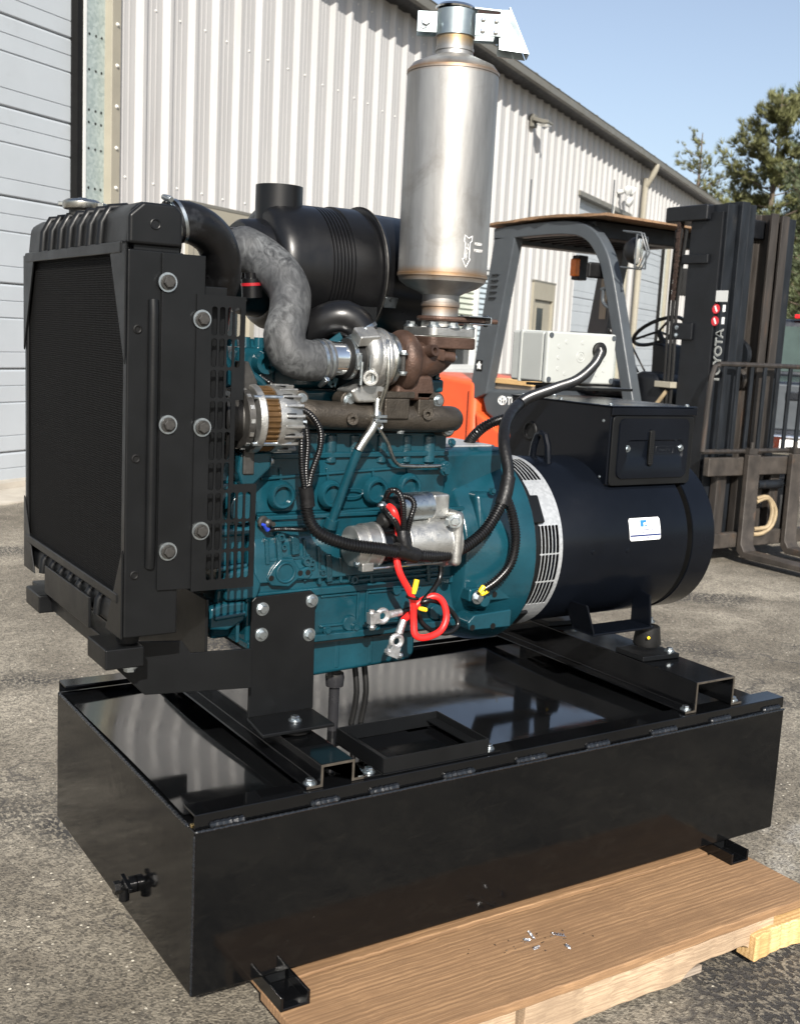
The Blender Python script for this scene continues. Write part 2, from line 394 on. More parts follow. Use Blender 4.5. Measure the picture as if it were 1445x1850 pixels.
    for z0, wd, tint in ((1.344, .016, (.3, .17, .07)), (1.758, .012, (.27, .16, .08)), (1.275, .02, (.25, .15, .08)), (1.825, .02, (.33, .22, .1))):
        c = mixc(N, L, band(z0, wd), c, tint)
    L.new(c, B.inputs['Base Color']); B.inputs['Metallic'].default_value = .85
    L.new(ramp(N, L, s1, [(.2, .4), (.8, .56)]), B.inputs['Roughness']); bump(N, L, B, s3_, .12, .001)
    # dusty moulded rubber intake hose
    m, nt, N, L, B = nodes('hose_dusty'); o_ = obj(N)
    s1 = nz(N, L, mapv(N, L, o_, (1.6, 1, .75)), 30, 8, .68, 2.2); s2 = nz(N, L, o_, 7, 5, .6, 1)
    c = mixc(N, L, ramp(N, L, s1, [(.36, 0), (.66, 1)]), (.014, .015, .016), (.11, .115, .118))
    c = mixc(N, L, ramp(N, L, s2, [(.38, .75), (.62, 0)]), c, (.022, .023, .025))
    L.new(c, B.inputs['Base Color']); B.inputs['Roughness'].default_value = .62; bump(N, L, B, s1, .15, .001)
    # galvanised jamb
    m, nt, N, L, B = nodes('galvanised'); o_ = obj(N)
    v = N.new('ShaderNodeTexVoronoi'); v.inputs['Scale'].default_value = 42; L.new(o_, v.inputs['Vector'])
    sc_ = N.new('ShaderNodeSeparateColor'); L.new(v.outputs['Color'], sc_.inputs[0])
    L.new(mixc(N, L, sc_.outputs[0], (.27, .325, .315), (.39, .45, .435)), B.inputs['Base Color']); B.inputs['Metallic'].default_value = .35
    B.inputs['Roughness'].default_value = .45
    m, nt, N, L, B = nodes('galvanised_band'); o_ = obj(N)
    v = N.new('ShaderNodeTexVoronoi'); v.inputs['Scale'].default_value = 160; L.new(o_, v.inputs['Vector'])
    sc_ = N.new('ShaderNodeSeparateColor'); L.new(v.outputs['Color'], sc_.inputs[0])
    L.new(mixc(N, L, sc_.outputs[0], (.36, .375, .385), (.47, .485, .495)), B.inputs['Base Color']); B.inputs['Metallic'].default_value = .5
    B.inputs['Roughness'].default_value = .45
    # radiator fins: shade of the deep gaps is put into the colour
    m, nt, N, L, B = nodes('radiator_fins'); o_ = obj(N)
    w1 = N.new('ShaderNodeTexWave'); w1.bands_direction = 'Z'; w1.inputs['Scale'].default_value = 75; L.new(o_, w1.inputs[0])
    w2 = N.new('ShaderNodeTexWave'); w2.bands_direction = 'Y'; w2.inputs['Scale'].default_value = 42; L.new(o_, w2.inputs[0])
    w1.inputs['Distortion'].default_value = .6; w2.inputs['Distortion'].default_value = .6
    mx = N.new('ShaderNodeMath'); mx.operation = 'MULTIPLY'; L.new(w1.outputs[1], mx.inputs[0]); L.new(w2.outputs[1], mx.inputs[1])
    L.new(mixc(N, L, mx.outputs[0], (.001, .001, .0011), (.013, .013, .013)), B.inputs['Base Color']); B.inputs['Roughness'].default_value = .8; B.inputs['Specular IOR Level'].default_value = .12
    bump(N, L, B, mx.outputs[0], .9, .003)
special()
def smear():
    m, nt, N, L, B = nodes('black_panel'); o_ = obj(N)
    s1 = nz(N, L, mapv(N, L, o_, (7, 3, 16)), 2.2, 7, .7, .8); s2 = nz(N, L, o_, 70, 5, .75); s3 = nz(N, L, o_, 2.1, 4, .5, .5)
    c = mixc(N, L, ramp(N, L, s1, [(.5, 0), (.78, .6)]), (.0026, .0028, .0031), (.0075, .0072, .0065))
    c = mixc(N, L, ramp(N, L, s2, [(.66, 0), (.74, .8)]), c, (.02, .0195, .017))
    L.new(c, B.inputs['Base Color']); L.new(ramp(N, L, s1, [(.3, .05), (.75, .15)]), B.inputs['Roughness']); B.inputs['Specular IOR Level'].default_value = .32
    bump(N, L, B, s3, .22, .012)
smear()

def bolt_mesh(name, mt, r=.009, h=.008, wr=.0135, wt=.0025):
    b = MB(); b.lathe([(0, wr), (wt, wr)], (0, 0, 0), (0, 0, 1), 20)
    b.lathe([(wt, r * 1.28), (wt + .002, r * 1.28)], (0, 0, 0), (0, 0, 1), 16)
    b.lathe([(wt + .002, r), (wt + h - .0012, r), (wt + h, r * .86)], (0, 0, 0), (0, 0, 1), 6)
    return b.mesh(name, mt, None, 30)
BOLT = bolt_mesh('bolt', 'zinc')
BOLT_W = bolt_mesh('washer_bolt', 'dark_steel', .0088, .008, .001, .0035)
WASH = MB().lathe([(0, .0165), (.003, .0165)], (0, 0, 0), (0, 0, 1), 24).mesh('washer', 'zinc', None, 30)
SBOLT = bolt_mesh('small_bolt', 'zinc', .0055, .005, .008, .0015)
TBOLT = bolt_mesh('teal_bolt', 'engine_teal', .007, .007, .0095, .002)

# ================================================================== SETTING
g = MB(); g.add([(-250, -250, 0), (250, -250, 0), (250, 250, 0), (-250, 250, 0)], [(0, 1, 2, 3)])
gr = g.build('ground', 'asphalt', smooth=0); gr['kind'] = 'structure'

# ================================================================== WAREHOUSE
BANG = math.atan2(.51660891, .85622149)
bld = thing('warehouse', 'long cream ribbed metal warehouse with overhead doors and taupe gutter', 'building', (1.452, 7.341, 0), BANG)
S0, S1, EZ = -6.0, 37.0, 5.42
RP = .365
doors = [(-4.2, .79, 0, 4.5), (14.25, 17.6, 0, 4.15), (19.3, 21.5, 0, 4.15)]           # overhead
pdoors = [(2.2, 3.36, 0, 2.5), (11.95, 13.1, 0, 2.42)]
wins = [(7.55, 10.25, .92, 2.44)]
openings = [(a - (.0 if k else .0), b + (.42 if k == 0 else .35), z0, z1) for k, (a, b, z0, z1) in enumerate(doors)] + pdoors + wins
def prof(u):     # sheet relief over one pitch (negative = towards the viewer)
    pts = [(0, 0), (.055, -.045), (.1, -.045), (.125, 0), (.2, 0), (.207, -.003), (.222, -.003), (.229, 0), (.272, 0), (.279, -.003), (.294, -.003), (.301, 0), (.365, 0)]
    return pts
def sheet(s0, s1, z0, z1):
    b = MB(); xs = []
    k = math.floor(s0 / RP) - 1
    while k * RP < s1:
        for u, d in prof(0)[:-1]: xs.append((k * RP + u, d))
        k += 1
    def dep(s):
        for (a, da), (c, dc) in zip(xs, xs[1:]):
            if a <= s <= c: return da + (dc - da) * (s - a) / max(c - a, 1e-9)
        return 0
    pts = [(s0, dep(s0))] + [p for p in xs if s0 + 1e-4 < p[0] < s1 - 1e-4] + [(s1, dep(s1))]
    vs = [(s, d, z0) for s, d in pts] + [(s, d, z1) for s, d in pts]; n = len(pts)
    return b.add(vs, [(i, i + 1, n + i + 1, n + i) for i in range(n - 1)])
# sheets 3 ribs wide, cut round the openings
edges = sorted(set([S0, S1] + [e for o in openings for e in o[:2] if S0 < e < S1]))
cuts = []
for a, b in zip(edges, edges[1:]):
    n = max(1, round((b - a) / (3 * RP)))
    cuts += [(a + (b - a) * i / n, a + (b - a) * (i + 1) / n) for i in range(n)]
for a, b in cuts:
    mid = (a + b) / 2; z = 0.0; spans = []
    for o in sorted([o for o in openings if o[0] <= mid <= o[1]], key=lambda o: o[2]):
        if o[2] > z + .01: spans.append((z, o[2]))
        z = o[3]
    spans.append((z, EZ))
    for z0, z1 in spans:
        o = sheet(a, b, max(z0, .06), z1).build('wall_panel', 'wall_sheet', bld, smooth=0, local=True, fix=False)
# screws
SCR = MB().lathe([(0, .011), (.004, .011), (.006, .006), (.012, .006)], (0, 0, 0), (0, 0, 1), 8).mesh('wall_screw', 'gutter_white', None, 30)
def linst(name, me, loc, parent, d=(0, -1, 0), s=1):
    o = bpy.data.objects.new(name, me); col.objects.link(o); o.parent = parent; o.matrix_local = TR(loc, d, s); ROOT[o.name] = ROOT[parent.name]; return o
for k in range(0, 24):
    for zz in (2.62, 4.1, 5.15):
        s = 1.2 + k * RP + .14 + (.02 if k % 2 else 0)
        if any(o[0] - .05 < s < o[1] + .05 and o[2] < zz < o[3] + .1 for o in openings): continue
        linst('wall_screw', SCR, (s, 0, zz + random.uniform(-.01, .01)), bld)
# plinth and apron
MB().box(S0, S1, -.03, .3, 0, .06).build('plinth', 'concrete', bld, local=True)
ap = MB().box(-5.5, 1.6, -.55, -.04, -.02, .012); apo = ap.build('apron', 'concrete', None, smooth=0)
apo.matrix_world = ROOT['warehouse']; apo['kind'] = 'structure'
# roof, soffit, fascia, gutter
MB().prism([(-.28, EZ + .03), (-.28, EZ + .06), (9.5, EZ + 2.4), (9.5, EZ + 2.36)], 'x', S0, S1).build('roof', 'fascia_taupe', bld, local=True)
MB().box(S0, S1, -.288, .0, EZ - .05, EZ - .04).build('soffit', 'fork_dark', bld, local=True)  # near-black colour stands in for the shade under the eave
k = 0; s = S0
while s < S1:
    e = min(s + 3.05, S1)
    b = MB(); b.prism([(-.29, EZ - .055), (-.36, EZ - .05), (-.37, EZ + .05), (-.385, EZ + .065), (-.29, EZ + .07)], 'x', s, e - .004)
    b.build('gutter', 'fascia_taupe', bld, local=True, bev=.006); s = e
k = S0
while k < S1:
    MB().prism([(-.36, EZ + .072), (-.36, EZ + .09), (-.2, EZ + .13), (-.2, EZ + .1)], 'x', k, k + .09).build('roof_rib', 'fascia_taupe', bld, local=True); k += 1.1
# overhead doors
for di, (a, b, z0, z1) in enumerate(doors):
    zj = [.02, .28] + [.28 + .67 * i for i in range(1, 8)]
    for p, q in zip(zj, zj[1:]):
        if p >= z1: break
        q = min(q, z1 + .05)
        hgt = q - p; pts = [(.12, p + .003)]
        marks = [(.0, .0), (.03, 0)] if hgt < .3 else []
        fr = [.2, .6, .8] if hgt > .5 else [.5]
        yy = [.115]
        poly = [(.16, p + .004), (.112, p + .004), (.104, p + .014)]
        for t in fr:
            zc = p + hgt * t; wdt = .013 if t == .6 else .007
            poly += [(.104, zc - wdt), (.116 if t == .6 else .112, zc), (.104, zc + wdt * .6)]
        poly += [(.104, q - .02), (.112, q - .006), (.16, q - .006)]
        MB().prism(poly, 'x', a, b).build('door_panel', 'door_sheet', bld, local=True, smooth=0)
    MB().box(a, b, .18, .2, z0, z1 + .05).build('door_backing', 'seal_black', bld, local=True)
    MB().box(a, b, .06, .12, .0, .03).build('door_seal', 'seal_black', bld, local=True)
    J = .8 / .79 if di == 0 else 1
    MB().box(b - .01, b + .055, .03, .16, 0, z1).build('door_seal', 'seal_black', bld, local=True)
    MB().box(b + .055, b + .085, .02, .16, 0, z1).build('door_track', 'window_white', bld, local=True)
    e = b + (.42 if di == 0 else .35)
    jo = MB().box(b + .085, e - .1, .035, .16, 0, z1).build('jamb', 'galvanised', bld, local=True)
    tr = MB().box(e - .1, e + .012, -.045, .16, 0, z1 + .08).build('door_trim', 'trim_beige', bld, local=True, bev=.004)
    MB().box(a - .1, e - .1, -.045, .16, z1, z1 + .09).build('door_trim', 'fascia_taupe', bld, local=True, bev=.004)
    if di == 0:
        HOLE = MB().lathe([(0, .011), (.002, .011)], (0, 0, 0), (0, 0, 1), 10).mesh('jamb_hole', 'seal_black', None, 30)
        for i, zz in enumerate((1.6, 1.75, 2.05, 2.31, 2.47, 2.79, 3.0, 3.1, 3.42, 3.7)):
            for sx in (.92, 1.0, 1.07):
                linst('jamb_hole', HOLE, (b - .79 + sx, .034, zz), jo)
        for zz in (1.5, 1.83, 2.16, 2.5, 2.83, 3.17, 3.5, 3.83):
            linst('trim_screw', SCR, (e - .04, -.045, zz), tr, s=1.5)
# personnel doors
for a, b, z0, z1 in pdoors:
    MB().box(a - .02, b + .02, -.05, .02, z1 + .0, z1 + .03).build('drip_cap', 'fascia_taupe', bld, local=True)
    fr = MB(); fr.box(a, a + .09, -.045, .1, 0, z1); fr.box(b - .09, b, -.045, .1, 0, z1); fr.box(a + .09, b - .09, -.045, .1, z1 - .3, z1)
    fr.build('door_frame', 'trim_beige', bld, local=True, bev=.004)
    d = MB().box(a + .1, b - .1, .0, .05, .02, z1 - .31).build('personnel_door', 'trim_beige', bld, local=True, bev=.003)
    wx0, wx1 = (a + .3, b - .5) if a > 5 else (a + .25, b - .25)
    MB().box(wx0, wx1, -.006, -.001, 1.1, 1.98).build('door_window', 'glass_dark', d, local=True)
    for (x0, x1, y0, y1) in ((wx0 - .03, wx0, 1.07, 2.01), (wx1, wx1 + .03, 1.07, 2.01), (wx0, wx1, 1.07, 1.1), (wx0, wx1, 1.98, 2.01)):
        MB().box(x0, x1, -.012, -.001, y0, y1).build('window_bead', 'trim_beige', d, local=True)
    MB().cyl((b - .16, -.06, 1.02), (b - .28, -.06, 1.02), .012).cyl((b - .16, 0, 1.02), (b - .16, -.065, 1.02), .016).build('handle', 'zinc', d, local=True)
# window with blinds
a, b, z0, z1 = wins[0]; mul = 9.42
fr = MB()
for x0, x1 in ((a, a + .07), (mul, mul + .07), (b - .07, b)): fr.box(x0, x1, -.05, .06, z0, z1)
fr.box(a + .07, mul, -.05, .06, z1 - .07, z1); fr.box(mul + .07, b - .07, -.05, .06, z1 - .07, z1)
fr.box(a + .07, mul, -.05, .06, z0, z0 + .07); fr.box(mul + .07, b - .07, -.05, .06, z0, z0 + .07)
wf = fr.build('window', 'window_white', bld, local=True, bev=.004)
MB().box(a - .06, b + .06, -.09, .0, z0 - .06, z0 - .003).build('window_sill', 'window_white', bld, local=True, bev=.004)
MB().box(a - .05, b + .05, -.07, .0, z1 + .003, z1 + .05).build('window_head', 'window_white', bld, local=True, bev=.004)
for x0, x1, mt in ((a + .07, mul, 'blind_slat'), (mul + .07, b - .07, 'blind_blue')):
    z = z0 + (.32 if mt == 'blind_slat' else .1)
    while z < z1 - .1:
        MB().prism([(.02, z), (.0, z + .015), (.028, z + .083), (.032, z + .08)], 'x', x0 + .005, x1 - .005).build('blind_slat', mt, wf, local=True, smooth=0); z += .082
    MB().box(x0, x1, .04, .05, z0 + .07, z1 - .07).build('pane', 'glass_dark', wf, local=True)
# downspout with elbow
dsx = 18.55
MB().tube(crv([(dsx, -.33, EZ - .05), (dsx, -.32, EZ - .15), (dsx, -.16, EZ - .5), (dsx, -.12, EZ - .7), (dsx, -.12, .15)], .15), .065, 10).build('downspout', 'trim_beige', bld, local=True)
# wall lamps and a twin floodlight with its cable
for s, zz in ((11.32, 4.95),):
    b = MB(); b.box(s - .09, s + .09, -.1, -.03, zz - .1, zz + .1)
    b.prism([(-.09, zz + .05), (-.36, zz - .02), (-.36, zz - .06), (-.3, zz - .07), (-.09, zz - .01)], 'x', s - .13, s + .13)
    l = b.build('wall_lamp', 'fascia_taupe', bld, local=True, bev=.01)
    MB().box(s - .1, s + .1, -.34, -.16, zz - .075, zz - .058).build('lamp_lens', 'lamp_glass', l, local=True)
s, zz = 16.75, 4.5
b = MB(); b.lathe([(0, .05), (.1, .05)], (s, -.13, zz + .05), (0, 1, 0), 14); b.cyl((s, -.05, zz + .05), (s, -.25, zz + .05), .02)
for dx, dz in ((-.12, .1), (.13, .12), (.0, -.12)):
    d = Vector((dx * 3, -1, -.5)).normalized(); p = Vector((s + dx, -.2, zz + dz))
    b.lathe([(0, .03), (.05, .09), (.13, .1), (.14, .08)], p, d, 16)
b.build('floodlight', 'window_white', bld, local=True)
MB().tube(crv([(s - .15, -.04, zz), (s - .3, -.045, zz - .5), (s - .25, -.045, zz - 1.2), (s - .05, -.045, zz - 1.9), (s - .3, -.045, zz - 2.6)], .1), .008, 6).build('cable', 'gutter_white', bld, local=True)

# ================================================================== PINES
def pine(loc, H, rad, label, mt, seed, dens=1.0, bare=.3, lean=0):
    rnd = random.Random(seed)
    t = thing('pine_tree', label, 'tree', loc, 0, 'pines behind the warehouse')
    tr = MB(); fol = MB()
    path = [Vector((lean * (i / 6) ** 2 + rnd.uniform(-.06, .06), rnd.uniform(-.06, .06), H * i / 6)) for i in range(7)]
    path = crv(path, .6); tr.tube(path, [.022 * H * (1 - .93 * i / (len(path) - 1)) for i in range(len(path))], 8)
    def spot(z): return path[min(len(path) - 1, int(z / H * (len(path) - 1)))]
    z = H * bare
    while z < H * .985:
        f = (z / H - bare) / (1 - bare)
        L = rad * (1 - f) ** .62 * (.55 + .45 * min(1, f * 3 + .35)) + .25
        for k in range(rnd.choice((3, 4, 5))):
            az = rnd.uniform(0, 2 * math.pi); ln = L * rnd.uniform(.45, 1.15); up = .08 + .5 * f + rnd.uniform(-.1, .25)
            p0 = spot(z) + Vector((0, 0, rnd.uniform(-.2, .2))); d = Vector((math.cos(az), math.sin(az), up)).normalized()
            bp = [p0 + d * (ln * i / 4) + Vector((0, 0, -.05 * ln * math.sin(i / 4 * 3) + (.08 * ln if i == 4 else 0))) for i in range(5)]
            tr.tube(bp, [.006 * H * .12 * ln * (1 - .2 * i) + .008 for i in range(5)], 4)
            nt = int((8 + ln * 11) * dens)
            for c in range(nt):
                u = rnd.uniform(.28, 1.0) ** .8; i = min(3, int(u * 4)); q = bp[i].lerp(bp[i + 1], u * 4 - i if u < 1 else 1)
                q = q + Vector((rnd.gauss(0, .13), rnd.gauss(0, .13), rnd.gauss(.04, .09))) * (ln * .55 + .25)
                ax = (d + Vector((rnd.gauss(0, .6), rnd.gauss(0, .6), rnd.gauss(.55, .35)))).normalized()
                _, e1, e2 = perp(ax); s = rnd.uniform(.2, .42) * (.7 + H / 40)
                for b_ in range(14):
                    a_ = 2 * math.pi * b_ / 14 + rnd.uniform(-.3, .3); sp = rnd.uniform(.25, .95)
                    dd = (ax + (e1 * math.cos(a_) + e2 * math.sin(a_)) * sp).normalized(); wv = dd.cross(ax).normalized() * s * .06
                    o_ = q - ax * s * .3
                    fol.add([o_ - wv, o_ + wv, o_ + dd * s], [(0, 1, 2)])
        z += H * (.03 + .012 * rnd.random())
    tr.build('trunk', 'bark', t, local=True); fol.build('crown', mt, t, local=True, smooth=0, fix=False)
def far(px, dist):      # ground point at a distance straight ahead through pixel column px
    d = cr * (px - 52 - 722.5) + cd * FPX; d.z = 0; d.normalize(); return CAM.xy.to_3d() + d * dist
pine(far(1258, 62), 12.6, 3.4, 'thin open pine with see-through crown behind the warehouse gutter', 'needle_a', 3, .34, .45)
pine(far(1388, 50), 12.0, 4.6, 'bushy yellow-green pine, the broadest of the pines', 'needle_a', 5, 1.9, .1)
pine(far(1446, 54), 14.6, 3.4, 'tall pine with narrow top beside the bushy one', 'needle_b', 9, 1.4, .15)
pine(far(1325, 66), 9.6, 3.8, 'short sparse pine in the gap between the thin one and the bushy one', 'needle_b', 12, .6, .1)
pine(far(1490, 45), 9.5, 4.0, 'dark pine half hidden behind the lift mast and pickup', 'needle_b', 15, .8, .1)
pine(far(1408, 80), 9, 5.2, 'low dark pine standing behind the pickup', 'needle_b', 21, .8, .05)

# ================================================================== PICKUP TRUCK
tk = thing('pickup_truck', 'black pickup truck parked behind the forklift mast with red roof brake light', 'truck', (8.4, 5.25, 0), R(37.4))
# local: x = forward, y = left ; tail towards the camera at x = 0
b = MB(); b.prism([(0, .62), (0, 1.12), (1.9, 1.15), (1.95, 1.18), (5.3, 1.12), (5.5, .9), (5.5, .5), (.1, .5)], 'y', -.96, .96)
body = b.build('body', 'truck_black', tk, local=True, bev=.05, seg=3)
b = MB(); vs = []
for (x, z, yw) in ((1.75, 1.14, .9), (1.98, 1.78, .72), (3.2, 1.8, .74), (4.1, 1.14, .9)): vs += [(x, -yw, z), (x, yw, z)]
b.add(vs, [(0, 1, 3, 2), (2, 3, 5, 4), (4, 5, 7, 6), (0, 2, 4, 6), (1, 7, 5, 3), (0, 6, 7, 1)])
cab = b.build('cab', 'truck_black', tk, local=True, bev=.04, seg=3)
MB().add([(1.765, -.74, 1.2), (1.765, .74, 1.2), (1.945, .62, 1.7), (1.945, -.62, 1.7)], [(0, 1, 2, 3)]).build('rear_window', 'truck_glass', cab, local=True)
for sgn in (-1, 1):
    MB().add([(2.05, sgn * .91, 1.2), (3.75, sgn * .91, 1.2), (3.1, sgn * .78, 1.7), (2.12, sgn * .78, 1.7)], [(0, 1, 2, 3)]).build('side_window', 'truck_glass', cab, local=True)
    MB().box(-.015, .06, sgn * .95, sgn * .78, .72, 1.1).build('tail_light', 'tail_red', tk, local=True, bev=.02)
    for x in (.95, 4.4):
        wh = MB(); wh.lathe([(-.13, .3), (-.12, .37), (.12, .37), (.13, .3)], (x, sgn * .83, .375), (0, 1, 0), 28); wo = wh.build('wheel', 'tyre', tk, local=True)
        MB().lathe([(-.135, .02), (-.138, .1), (-.132, .25), (.132, .25), (.138, .1), (.135, .02)], (x, sgn * .83, .375), (0, 1, 0), 20).build('rim', 'chrome', wo, local=True)
MB().box(1.9, 2.0, -.17, .17, 1.79, 1.835).build('brake_light', 'tail_red', tk, local=True, bev=.01)
MB().box(-.16, .06, -.95, .95, .42, .62).build('bumper', 'chrome', tk, local=True, bev=.03)
tg = MB().box(-.03, .02, -.76, .76, .66, 1.1).build('tailgate', 'fork_grey', tk, local=True, bev=.02)
MB().box(-.05, -.03, -.15, .15, .95, 1.03).build('handle', 'truck_black', tg, local=True, bev=.01)
MB().box(-.175, -.16, -.16, .16, .47, .57).build('plate', 'label_white', tk, local=True)

# ================================================================== FORKLIFT  (faces -Y)
fk = thing('forklift', 'grey and orange forklift with worn black mast standing behind the generator', 'forklift', (5.3, 4.7, 0))
XN, XF = 4.78, 5.93           # near and far overhead-guard planes
def gp(px, py): return at(px, py, x=XN)
# side legs of the guard: a rectangular section swept along a curve
def leg(x, m=None):
    k = 1
    P = [(5.66, .62), (5.57, 1.1), (5.48, 2.06), (5.46, 2.13)]
    b = MB(); wx, wy = .05, .1
    # rear pillar
    q = [gp(901, 428), gp(938, 428), gp(885, 712), gp(853, 725)]; b.prism([(v.y, v.z) for v in q], 'x', x - .045, x + .045)
    b.build('guard_rear_pillar', 'fork_grey', fk, bev=.012)
    front = [(5.5, 2.2), (5.1, 2.215), (4.62, 2.21), (4.4, 2.16), (4.26, 2.04), (4.16, 1.86), (3.98, 1.35), (3.78, .75), (3.74, .5)]
    c = crv([Vector((x, p[0], p[1])) for p in front], .06); b = MB(); vs = []; n = len(c)
    for i, p in enumerate(c):
        d = (c[min(i + 1, n - 1)] - c[max(i - 1, 0)]).normalized(); nn = Vector((1, 0, 0)).cross(d).normalized()
        for sx, sn in ((-1, -1), (1, -1), (1, 1), (-1, 1)): vs.append(p + Vector((sx * .045, 0, 0)) + nn * sn * .05)
    fs = [(0, 1, 2, 3), (4 * n - 1, 4 * n - 2, 4 * n - 3, 4 * n - 4)]
    for i in range(n - 1):
        for q in range(4): fs.append((i * 4 + q, (i + 1) * 4 + q, (i + 1) * 4 + (q + 1) % 4, i * 4 + (q + 1) % 4))
    b.add(vs, fs); return b.build('guard_front_leg', 'fork_grey', fk, bev=.012, smooth=50)
ln = leg(XN); leg(XF)
b = MB()
for i in range(5):
    b.box(XN - .057, XN - .044, 5.42 - i * .006, 5.5 - i * .006, 1.7 + i * .045, 1.712 + i * .045)
b.build('vent_slot', 'fork_dark', fk)
MB().box(XN + .045, XF - .045, 5.36, 5.5, 2.13, 2.24).build('guard_rear_beam', 'fork_grey', fk, bev=.01)
MB().box(XN + .045, XF - .045, 4.42, 4.56, 2.14, 2.26).build('guard_front_beam', 'fork_dark', fk, bev=.01)
for i in range(9):
    x = XN + .1 + i * (XF - XN - .2) / 8
    MB().bar((x, 4.56, 2.2), (x, 5.36, 2.19), .02, .06).build('guard_bar', 'fork_dark', fk)
MB().box(XN + .05, XF - .05, 4.5, 5.44, 2.235, 2.247).build('roof_sheet', 'fork_dark', fk)
# hood, battery cover, counterweight, floor
MB().prism([(4.62, .62), (4.62, .98), (4.75, 1.02), (5.5, .985), (5.56, .9), (5.5, .78), (5.3, .7), (5.0, .62)], 'x', XN - .02, XF + .02).build('hood', 'fork_grey', fk, bev=.035, seg=3)
cw = MB(); cw.prism([(5.45, .2), (5.6, .62), (5.62, 1.04), (6.3, 1.08), (6.5, .98), (6.58, .7), (6.55, .25), (6.4, .18)], 'x', XN - .06, XF + .06)
cwo = cw.build('counterweight', 'fork_orange', fk, bev=.05, seg=3)
MB().prism([(4.6, .14), (4.6, .56), (5.0, .6), (5.3, .68), (5.48, .76), (5.6, .8), (5.42, .14)], 'x', XN - .058, XF + .058).build('side_skirt', 'fork_orange', fk, bev=.03)
MB().box(XN - .066, XN - .055, 5.68, 5.685, .3, .95).build('panel_seam', 'fork_dark', cwo)
MB().box(XN - .05, XF + .05, 3.75, 4.6, .28, .42).build('floor_plate', 'fork_dark', fk, bev=.02)
MB().box(XN - .05, XN + .18, 3.95, 4.45, .14, .2).build('step', 'fork_dark', fk)
# wood blocks on the rear deck
bk = MB().box(XN + .03, XN + .35, 5.0, 5.5, 1.035, 1.075); tag(bk.build('timber_offcut', 'wood_fresh', None, bev=.003), 'reddish timber offcut lying on the forklift hood', 'timber', None)
sb = MB(); sb.prism([(5.02, .99), (5.5, .985), (5.5, 1.033), (5.0, 1.033)], 'x', XN + .05, XN + .4); tag(sb.build('timber_plank', 'wood_grey', None, bev=.004), 'weathered grey plank under the reddish offcut on the forklift hood', 'timber')
# seat
st = MB(); st.prism([(4.55, 1.0), (4.52, 1.12), (4.95, 1.13), (5.0, 1.0)], 'x', 5.05, 5.53); st.build('seat', 'fork_dark', fk, bev=.05, seg=3)
MB().prism([(4.93, 1.1), (5.02, 1.42), (5.1, 1.42), (5.06, 1.08)], 'x', 5.07, 5.51).build('backrest', 'fork_dark', fk, bev=.04, seg=3)
# front cowl, dash, steering wheel, levers
MB().prism([(3.62, .42), (3.6, 1.06), (3.72, 1.2), (3.92, 1.22), (4.02, 1.08), (4.06, .42)], 'x', XN + .06, XF - .06).build('cowl', 'fork_dark', fk, bev=.05, seg=3)
MB().box(XN + .055, XN + .0635, 3.74, 3.9, .92, .99).build('data_plate', 'label_white', fk)
MB().prism([(3.9, 1.1), (4.0, 1.4), (4.12, 1.42), (4.1, 1.1)], 'x', 5.18, 5.42).build('steering_column', 'fork_dark', fk, bev=.02)
sw_c = Vector((5.28, 4.16, 1.5)); swd = Vector((0, .55, .84)).normalized()
sw = MB().torus(sw_c, swd, .19, .014, 36, 8).build('steering_wheel', 'black_plastic', fk)
b = MB(); b.cyl(sw_c - swd * .16, sw_c, .02)
_, e1, e2 = perp(swd)
for a in (.3, 2.4, 4.5): b.cyl(sw_c, sw_c + (e1 * math.cos(a) + e2 * math.sin(a)) * .19, .009)
b.build('spokes', 'black_plastic', sw)
for i in range(3):
    p = Vector((5.0 + .07 * i, 4.12, 1.2)); q = p + Vector((-.02, .22, .28))
    lv = MB().cyl(p, q, .007).build('lever', 'dark_steel', fk); MB().lathe([(0, .01), (.02, .02), (.04, .018), (.05, .006)], q - Vector((0, .01, .015)), q - p, 12).build('knob', 'black_plastic', lv)
# work lamp with wire cage
lc = at(1140, 452, x=XN - .03); ld = Vector((.45, -.9, -.1)).normalized()
lp = MB().lathe([(0, .015), (.01, .05), (.05, .085), (.09, .095), (.1, .095)], lc - ld * .05, ld, 24).build('work_lamp', 'fork_dark', fk)
MB().lathe([(0, .001), (.0, .086), (.004, .08)], lc + ld * .052, ld, 24).build('lens', 'lamp_glass', lp)
_, e1, e2 = perp(ld); up = Vector((0, 0, 1)); sd_ = ld.cross(up).normalized()
b = MB()
for off in (-.03, .03):
    b.tube([lc + sd_ * off + up * .12 - ld * .06, lc + sd_ * off + up * .12 + ld * .07, lc + sd_ * off + ld * .12, lc + sd_ * off - up * .12 + ld * .07, lc + sd_ * off - up * .12 - ld * .06], .006, 6)
b.tube([lc + sd_ * .11 + up * .1 + ld * .07, lc + sd_ * .11 - up * .11 + ld * .07, lc - sd_ * .11 - up * .11 + ld * .07, lc - sd_ * .11 + up * .1 + ld * .07, lc + sd_ * .11 + up * .1 + ld * .07], .006, 6)
b.build('lamp_cage', 'fork_grey', lp)
